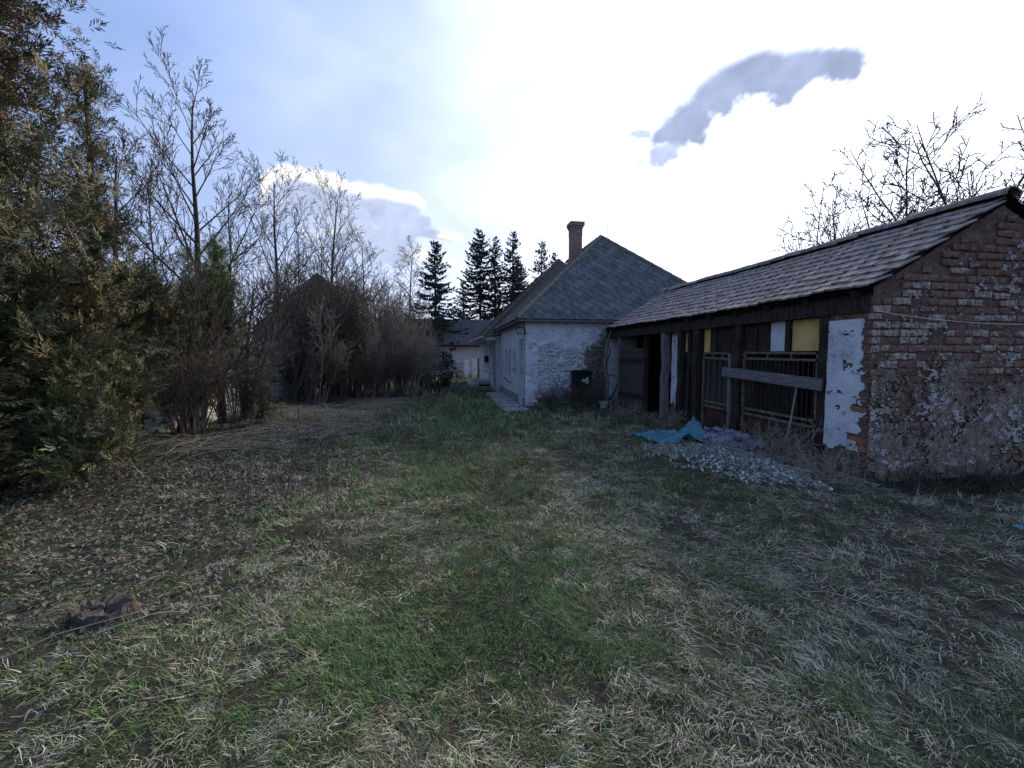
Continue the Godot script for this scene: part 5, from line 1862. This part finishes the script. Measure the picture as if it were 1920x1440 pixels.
func make_brush_piles():
	# felled twigs and long straw lying along the hedge foot
	for b in [[-4.0, -7.4, 1.15, 0.42, 70, 1.3, 0.55, "pile of pale cut branches lying before the conifers"], [-3.4, -11.2, 1.6, 1.0, 130, 1.5, 0.25, "long flattened pale stems lying before the leaning trunks"], [-2.6, -13.8, 1.6, 0.9, 110, 1.4, 0.1, "matted pale stems lying before the dense hedge"], [-2.7, -8.9, 1.3, 0.7, 80, 1.2, 0.35, "scattered pale stems around the short stake"]]:
		var mb := MB.new()
		for k in b[4]:
			var p := Vector3(b[0] + rr(-1, 1) * b[2], 0, b[1] + rr(-1, 1) * b[3])
			var a: float = b[6] + rr(-1.0, 1.0)
			var d := Vector3(cos(a), 0, -sin(a))
			var l: float = b[5] * rr(0.4, 1.1)
			var pts := PackedVector3Array()
			var rad := PackedFloat32Array()
			var r0 := rr(0.003, 0.007)
			var lift := rr(0.02, 0.2)
			for s in 5:
				var q := p + d * (l * (s / 4.0 - 0.5)) + rv(0.05)
				q.y = gh(q.x, q.z) + 0.03 + lift * sin(PI * (s + 0.5) / 5.0) + rr(0, 0.03)
				pts.push_back(q)
				rad.push_back(r0 * lerpf(1.0, 0.35, s / 4.0))
			mb.tube(pts, rad, 4, false)
		var o := part("brush_pile", mb.mesh(M.stick), self)
		tag(o, b[7], "branches", "cut stems along the hedge")

func make_plants():
	# --- bare trees on the left
	bare_tree("bare_tree", "tallest bare tree with a double trunk behind the conifers", Vector3(-6.15, 0, -12.6), 8.8, 0.12, yard_tree_params(22), M.bark, M.twig, "bare trees along the left boundary", Vector3(0.02, 0, 0))
	bare_tree("bare_tree", "slender bare tree rising right of the tallest bare tree", Vector3(-5.6, 0, -15.5), 8.0, 0.1, yard_tree_params(16), M.bark, M.twig, "bare trees along the left boundary", Vector3(0.05, 0, 0))
	bare_tree("bare_tree", "bare tree standing before the mossy barn roof", Vector3(-4.75, 0, -20.0), 9.4, 0.12, yard_tree_params(18), M.bark, M.twig, "bare trees along the left boundary")
	bare_tree("bare_tree", "low bare tree right of the mossy barn roof", Vector3(-3.6, 0, -21.5), 7.3, 0.09, yard_tree_params(13), M.bark, M.twig, "bare trees along the left boundary")
	bare_tree("bare_tree", "bare tree half hidden behind the spire-shaped thuja", Vector3(-7.2, 0, -11.0), 6.6, 0.1, yard_tree_params(14), M.bark, M.twig, "bare trees along the left boundary")
	var bp := yard_tree_params(20)
	bp.first = 0.3
	bp.limb = 0.26
	bp.rise = [0.02, -0.04, -0.12, -0.15]
	bp.thin = 0.009
	bare_tree("birch_tree", "pale bare birch left of the dark far spruces", Vector3(-2.3, 0, -35.5), 11.2, 0.14, bp, M.twig_birch, M.twig_birch, "far trees")
	# --- orchard behind the stable
	var orch := [[10.75, -11.2, 7.3, 0.075, "bare fruit tree nearest the house, behind the stable roof", Vector3(-0.03, 0, 0), 4], [11.0, -10.0, 7.9, 0.08, "bare fruit tree with two tall upright shoots behind the stable", Vector3(0.02, 0, 0), 4], [11.3, -8.9, 8.1, 0.1, "bare fruit tree with the thickest leaning trunk behind the stable", Vector3(0.1, 0, 0), 5], [13.2, -8.3, 8.6, 0.1, "dense bare tree at the right edge behind the ridge", Vector3(0.0, 0, 0), 9], [11.2, -13.0, 5.4, 0.08, "low twiggy tree just showing over the stable roof", Vector3(-0.06, 0, 0), 4], [15.0, -10.5, 8.4, 0.09, "bare tree farthest right behind the ridge end", Vector3(0, 0, 0), 5]]
	for o in orch:
		bare_tree("fruit_tree", o[4], Vector3(o[0], 0, o[1]), o[2], o[3], fruit_tree_params(o[6]), M.bark, M.twig, "fruit trees behind the stable", o[5])
	# --- spruces far off
	var sm0 := spruce_mesh(13.2, 3.8, 0.1, 2.5)
	var sm1 := spruce_mesh(13.0, 2.9, 0.14, 1.6)
	var sm2 := spruce_mesh(12.4, 3.4, 0.08, 1.3)
	var sm3 := spruce_mesh(10.8, 3.5, 0.04, 2.2)
	for s in [[3.6, -40, sm0, 1.0, "broad dark spruce left of the far group"], [5.1, -41, sm1, 1.0, "thin dark spruce second in the far group"], [6.65, -40, sm1, 1.02, "tall dark spruce third in the far group"], [9.4, -40, sm2, 1.0, "spruce just left of the rear roof ridge"], [11.3, -42, sm1, 0.92, "spruce top showing above the rear roof ridge"], [-0.45, -35.2, sm3, 1.0, "conical spruce beside the bare birch"], [2.3, -45, sm2, 0.75, "small dark spruce behind the distant pale house"], [7.8, -43, sm0, 0.85, "spruce in the gap of the far group"]]:
		var t := thing("spruce_tree", s[4], "tree", Vector3(s[0], 0, s[1]), rr(0, TAU), "far trees")
		var mb := MB.new()
		mb.tube([Vector3(0, -0.2, 0), Vector3(0, 13.0 * s[3] * (0.8 if s[2] == sm3 else 0.97), 0)], [0.2, 0.02], 7)
		part("trunk", mb.mesh(M.bark), t)
		part("crown", s[2], t, Transform3D(Basis.IDENTITY.scaled(Vector3.ONE * s[3]), Vector3.ZERO))
	# --- thujas on the left
	var fr := [frond_shape(), frond_shape(), frond_shape()]
	var brown := [Color(0.2, 0.132, 0.074), Color(0.17, 0.117, 0.066), Color(0.15, 0.12, 0.066), Color(0.13, 0.12, 0.06)]
	var olive := [Color(0.11, 0.115, 0.062), Color(0.09, 0.105, 0.06), Color(0.135, 0.12, 0.065)]
	var dark := [Color(0.095, 0.1, 0.05), Color(0.12, 0.115, 0.055), Color(0.15, 0.115, 0.06), Color(0.075, 0.085, 0.045)]
	var fresh := [Color(0.14, 0.165, 0.065), Color(0.16, 0.175, 0.07), Color(0.12, 0.14, 0.062)]
	spray_tree("thuja_tree", "tall brownish thuja filling the left edge of the yard", Vector3(-5.75, 0, -5.8), 10.4, 2.45, 0.17, 760, brown + brown + brown + olive, 0.64, 1.32, "thujas on the left", fr, "tree", 32)
	spray_tree("thuja_tree", "spire-topped olive thuja behind the brownish one", Vector3(-5.55, 0, -8.1), 6.2, 1.05, 0.14, 125, olive + brown, 0.9, 1.2, "thujas on the left", fr, "tree", 26)
	spray_tree("thuja_tree", "small fresh green thuja before the tallest bare tree", Vector3(-4.75, 0, -10.2), 4.1, 0.85, 0.4, 95, fresh, 0.8, 0.95, "thujas on the left", fr, "tree", 32)
	spray_tree("thuja_tree", "thin green thuja tip between the spire thuja and bare trees", Vector3(-5.5, 0, -10.6), 3.9, 0.5, 0.5, 45, fresh, 0.8, 0.9, "thujas on the left", fr, "tree", 32)
	spray_tree("juniper_bush", "dark bushy juniper under the tall brownish thuja", Vector3(-4.7, 0, -6.2), 2.6, 1.3, 0.1, 215, dark, 0.4, 1.25, "junipers on the left", fr, "bush", 32)
	spray_tree("juniper_bush", "broad dark juniper before the stone wall", Vector3(-5.1, 0, -8.2), 2.8, 1.25, 0.45, 165, dark + olive, 0.42, 1.2, "junipers on the left", fr, "bush", 32)
	spray_tree("juniper_bush", "juniper drooping over the stone wall below the green thuja", Vector3(-4.9, 0, -9.8), 2.9, 1.0, 0.62, 90, olive + fresh, 0.45, 1.0, "junipers on the left", fr, "bush", 32)
	spray_tree("juniper_bush", "low yellowish green juniper at the hedge foot on the left", Vector3(-4.15, 0, -5.7), 1.25, 0.62, 0.2, 70, fresh + olive, 0.4, 0.9, "junipers on the left", fr, "bush", 32)
	spray_tree("juniper_bush", "dark juniper cut off by the left edge of the picture", Vector3(-5.2, 0, -4.9), 2.1, 1.2, 0.08, 160, dark, 0.4, 1.25, "junipers on the left", fr, "bush", 32)
	spray_tree("juniper_bush", "small dark young fir before the leaning trunks", Vector3(-3.85, 0, -9.9), 1.0, 0.45, 0.1, 40, dark, 0.7, 0.8, "junipers on the left", fr, "bush", 32)
	# evergreen with broad glossy leaves at the hedge end
	var lv := PackedVector3Array([Vector3(0, 0, -0.5), Vector3(0.26, 0.08, 0), Vector3(0, 0, 0.5), Vector3(0, 0, -0.5), Vector3(0, 0, 0.5), Vector3(-0.26, 0.08, 0)])
	var gm := plain(Color(1, 1, 1), 0.35, 0.0, true)
	var laurel := MB.new()
	laurel.tinted = true
	var ev := thing("evergreen_bush", "dark glossy evergreen bush at the far end of the hedge", "bush", Vector3(-0.35, 0, -19.6), 0.0)
	for k in 3400:
		var d := rv().normalized()
		var lob := 0.8 + 0.5 * patch.get_noise_3d(d.x * 30, d.y * 30, d.z * 30)
		var p := Vector3(d.x * 1.25, 0.95 + d.y * 0.95, d.z * 1.25) * Vector3(lob, 1, lob) * Vector3.ONE.lerp(Vector3(rng.randf(), 1, rng.randf()), 0.25)
		if p.y < 0.05:
			continue
		laurel.stamp(lv, PackedFloat32Array([1.0, 0.85]), Transform3D(Basis.from_euler(Vector3(rr(-1, 1), rr(0, TAU), rr(-1, 1))).scaled(Vector3.ONE * rr(0.08, 0.15)), p), Color(0.028, 0.04, 0.025) * rr(0.6, 1.6))
	var stem := MB.new()
	for k in 6:
		stem.tube([Vector3(rr(-0.1, 0.1), -0.1, rr(-0.1, 0.1)), Vector3(rr(-0.4, 0.4), 0.8, rr(-0.4, 0.4)), Vector3(rr(-0.8, 0.8), 1.5, rr(-0.8, 0.8))], [0.03, 0.02, 0.01], 5)
	part("stems", stem.mesh(M.bark), ev)
	part("crown", laurel.mesh(gm), ev)
	# --- hedge of bare shrubs
	var sh := [shrub_mesh(15, 2.7, 0.36, M.twig_grey), shrub_mesh(14, 3.0, 0.34, M.twig), shrub_mesh(17, 2.4, 0.42, M.twig_grey)]
	var names := ["first", "second", "third", "fourth", "fifth", "sixth", "seventh", "eighth", "ninth", "tenth", "eleventh", "twelfth", "thirteenth", "fourteenth", "fifteenth", "sixteenth"]
	var spots := [[-0.9, -18.6, 0, 0.95], [-1.4, -17.6, 2, 1.2], [-1.7, -19.2, 1, 1.15], [-2.2, -16.8, 0, 1.25], [-2.6, -18.4, 1, 1.25], [-2.7, -15.6, 2, 1.3], [-3.4, -17.0, 0, 1.3], [-3.3, -14.6, 1, 1.2], [-4.2, -15.8, 2, 1.35], [-3.9, -13.9, 0, 1.1], [-6.1, -13.2, 2, 1.1], [-6.0, -11.2, 1, 1.0], [-4.3, -15.0, 1, 1.2], [-4.7, -9.1, 2, 0.6]]
	for k in spots.size():
		var s: Array = spots[k]
		var o := part("bare_shrub", sh[s[2]], self, Transform3D(Basis(Vector3.UP, k * 1.7).scaled(Vector3.ONE * s[3]), Vector3(s[0], gh(s[0], s[1]), s[1])))
		tag(o, "bare grey-brown hedge shrub, %s from the glossy evergreen bush" % names[k], "shrub", "bare hedge shrubs")
	var low := [[-4.35, -8.3, 0.5, "first, at the broad juniper"], [-4.3, -9.5, 0.55, "second, under the drooping juniper"], [-3.2, -14.0, 0.5, "third, before the middle of the hedge"], [-2.5, -15.0, 0.5, "fourth, before the dense hedge"], [-1.7, -16.4, 0.5, "last, nearest the house"]]
	for k in low.size():
		var q: Array = low[k]
		var o := part("low_brush", sh[1], self, Transform3D(Basis(Vector3.UP, k * 2.3).scaled(Vector3(q[2] * 1.35, q[2], q[2] * 1.35)), Vector3(q[0], gh(q[0], q[1]), q[1])))
		tag(o, "knee-high bare brush along the hedge foot, " + q[3], "brush", "low brush at the hedge foot")
	# --- thin saplings standing out of the hedge
	var sp := yard_tree_params(13)
	sp.first = 0.3
	sp.limb = 0.3
	sp.up0 = 0.9
	sp.up1 = 1.2
	sp.seg = [5, 3, 2]
	sp.kids = [7, 4]
	var first := bare_tree("sapling", "thin bare sapling left of the mossy barn roof", Vector3(-4.4, 0, -14.4), 6.0, 0.05, sp, M.bark, M.twig, "saplings in the hedge")
	for q in [[-3.7, -16.2, 0.95, "thin bare sapling in front of the barn roof ridge"], [-3.3, -17.8, 0.85, "thin bare sapling below the right barn roof slope"], [-5.3, -12.0, 1.0, "thin bare sapling beside the small green thuja"], [-2.7, -18.6, 0.8, "thin bare sapling in the middle of the hedge"], [-5.9, -10.2, 0.95, "thin bare sapling between green thuja tip and spire thuja"], [-4.6, -18.2, 1.15, "tallest thin sapling behind the hedge"]]:
		var c := first.duplicate()
		c.name = numbered("sapling")
		add_child(c)
		c.position = Vector3(q[0], 0, q[1])
		c.rotation.y = q[0] * 3.7
		c.scale = Vector3.ONE * q[2]
		c.set_meta("label", q[3])
	# --- stout multi-stemmed trunks before the wall
	for c in [[-4.15, -13.3, 7, 0.075, 2.6, Vector3(0.12, 0, 0), "clump of dark upright trunks before the pale stone wall"], [-4.65, -10.6, 4, 0.07, 2.6, Vector3(0.32, 0, 0.1), "dark trunks leaning right before the stone wall"], [-3.35, -15.2, 6, 0.06, 2.5, Vector3(0.06, 0, 0), "dark slim trunks in the middle of the hedge"], [-4.8, -8.9, 4, 0.05, 2.2, Vector3(0.2, 0, 0), "dark bent trunks under the broad juniper"]]:
		var t := thing("multi_stem_tree", c[6], "tree", Vector3(c[0], gh(c[0], c[1]), c[1]), 0.0, "dark trunks in the hedge")
		var P := {"thin": 0.003, "seg": [5, 4, 3], "kids": [7, 5], "ratio": [0.6, 0.5], "angle": [0.5, 0.6], "wob": [0.12, 0.15, 0.18], "rise": [0.06, 0.05, 0.04], "from": [0.1, 0.2], "tip": [0.3, 0.4, 0.5], "short": [0.7, 0.7], "fat": [0.5, 0.6]}
		var twg := MB.new()
		for k in c[2]:
			var mb := MB.new()
			var p := Vector3(rr(-0.28, 0.28), -0.12, rr(-0.22, 0.22))
			var d: Vector3 = (Vector3(rr(-0.22, 0.22), 1, rr(-0.22, 0.22)) + c[5]).normalized()
			var pts := PackedVector3Array()
			var rad := PackedFloat32Array()
			for s in 7:
				pts.push_back(p)
				rad.push_back(c[3] * lerpf(1.0, 0.4, s / 6.0) * (1.25 if s == 0 else 1.0) * rr(0.85, 1.1))
				d = (d + rv(0.12)).normalized()
				p += d * (c[4] / 7.0)
			mb.tube(pts, rad, 7, false)
			part("trunk", mb.mesh(M.bark), t)
			for e in 3:
				grow(twg, pts[6 - e], (d + rv(0.35)).normalized(), 1.3, 0.018, 0, P)
		part("crown", twg.mesh(M.twig), t)

func _ready():
	rng.seed = 20240311
	bumps = FastNoiseLite.new()
	bumps.seed = 3
	bumps.frequency = 0.35
	bumps.fractal_octaves = 3
	patch = FastNoiseLite.new()
	patch.seed = 11
	patch.frequency = 0.45
	patch.fractal_octaves = 3
	comb = FastNoiseLite.new()
	comb.seed = 29
	comb.frequency = 0.45
	comb.fractal_octaves = 2
	set_view()
	make_materials()
	make_ground()
	make_shed()
	make_house()
	make_back_wing()
	make_far()
	make_stone_wall()
	make_plants()
	make_brush_piles()
	var lm: Array = make_grass()
	make_heap(lm)
	make_clutter(lm)
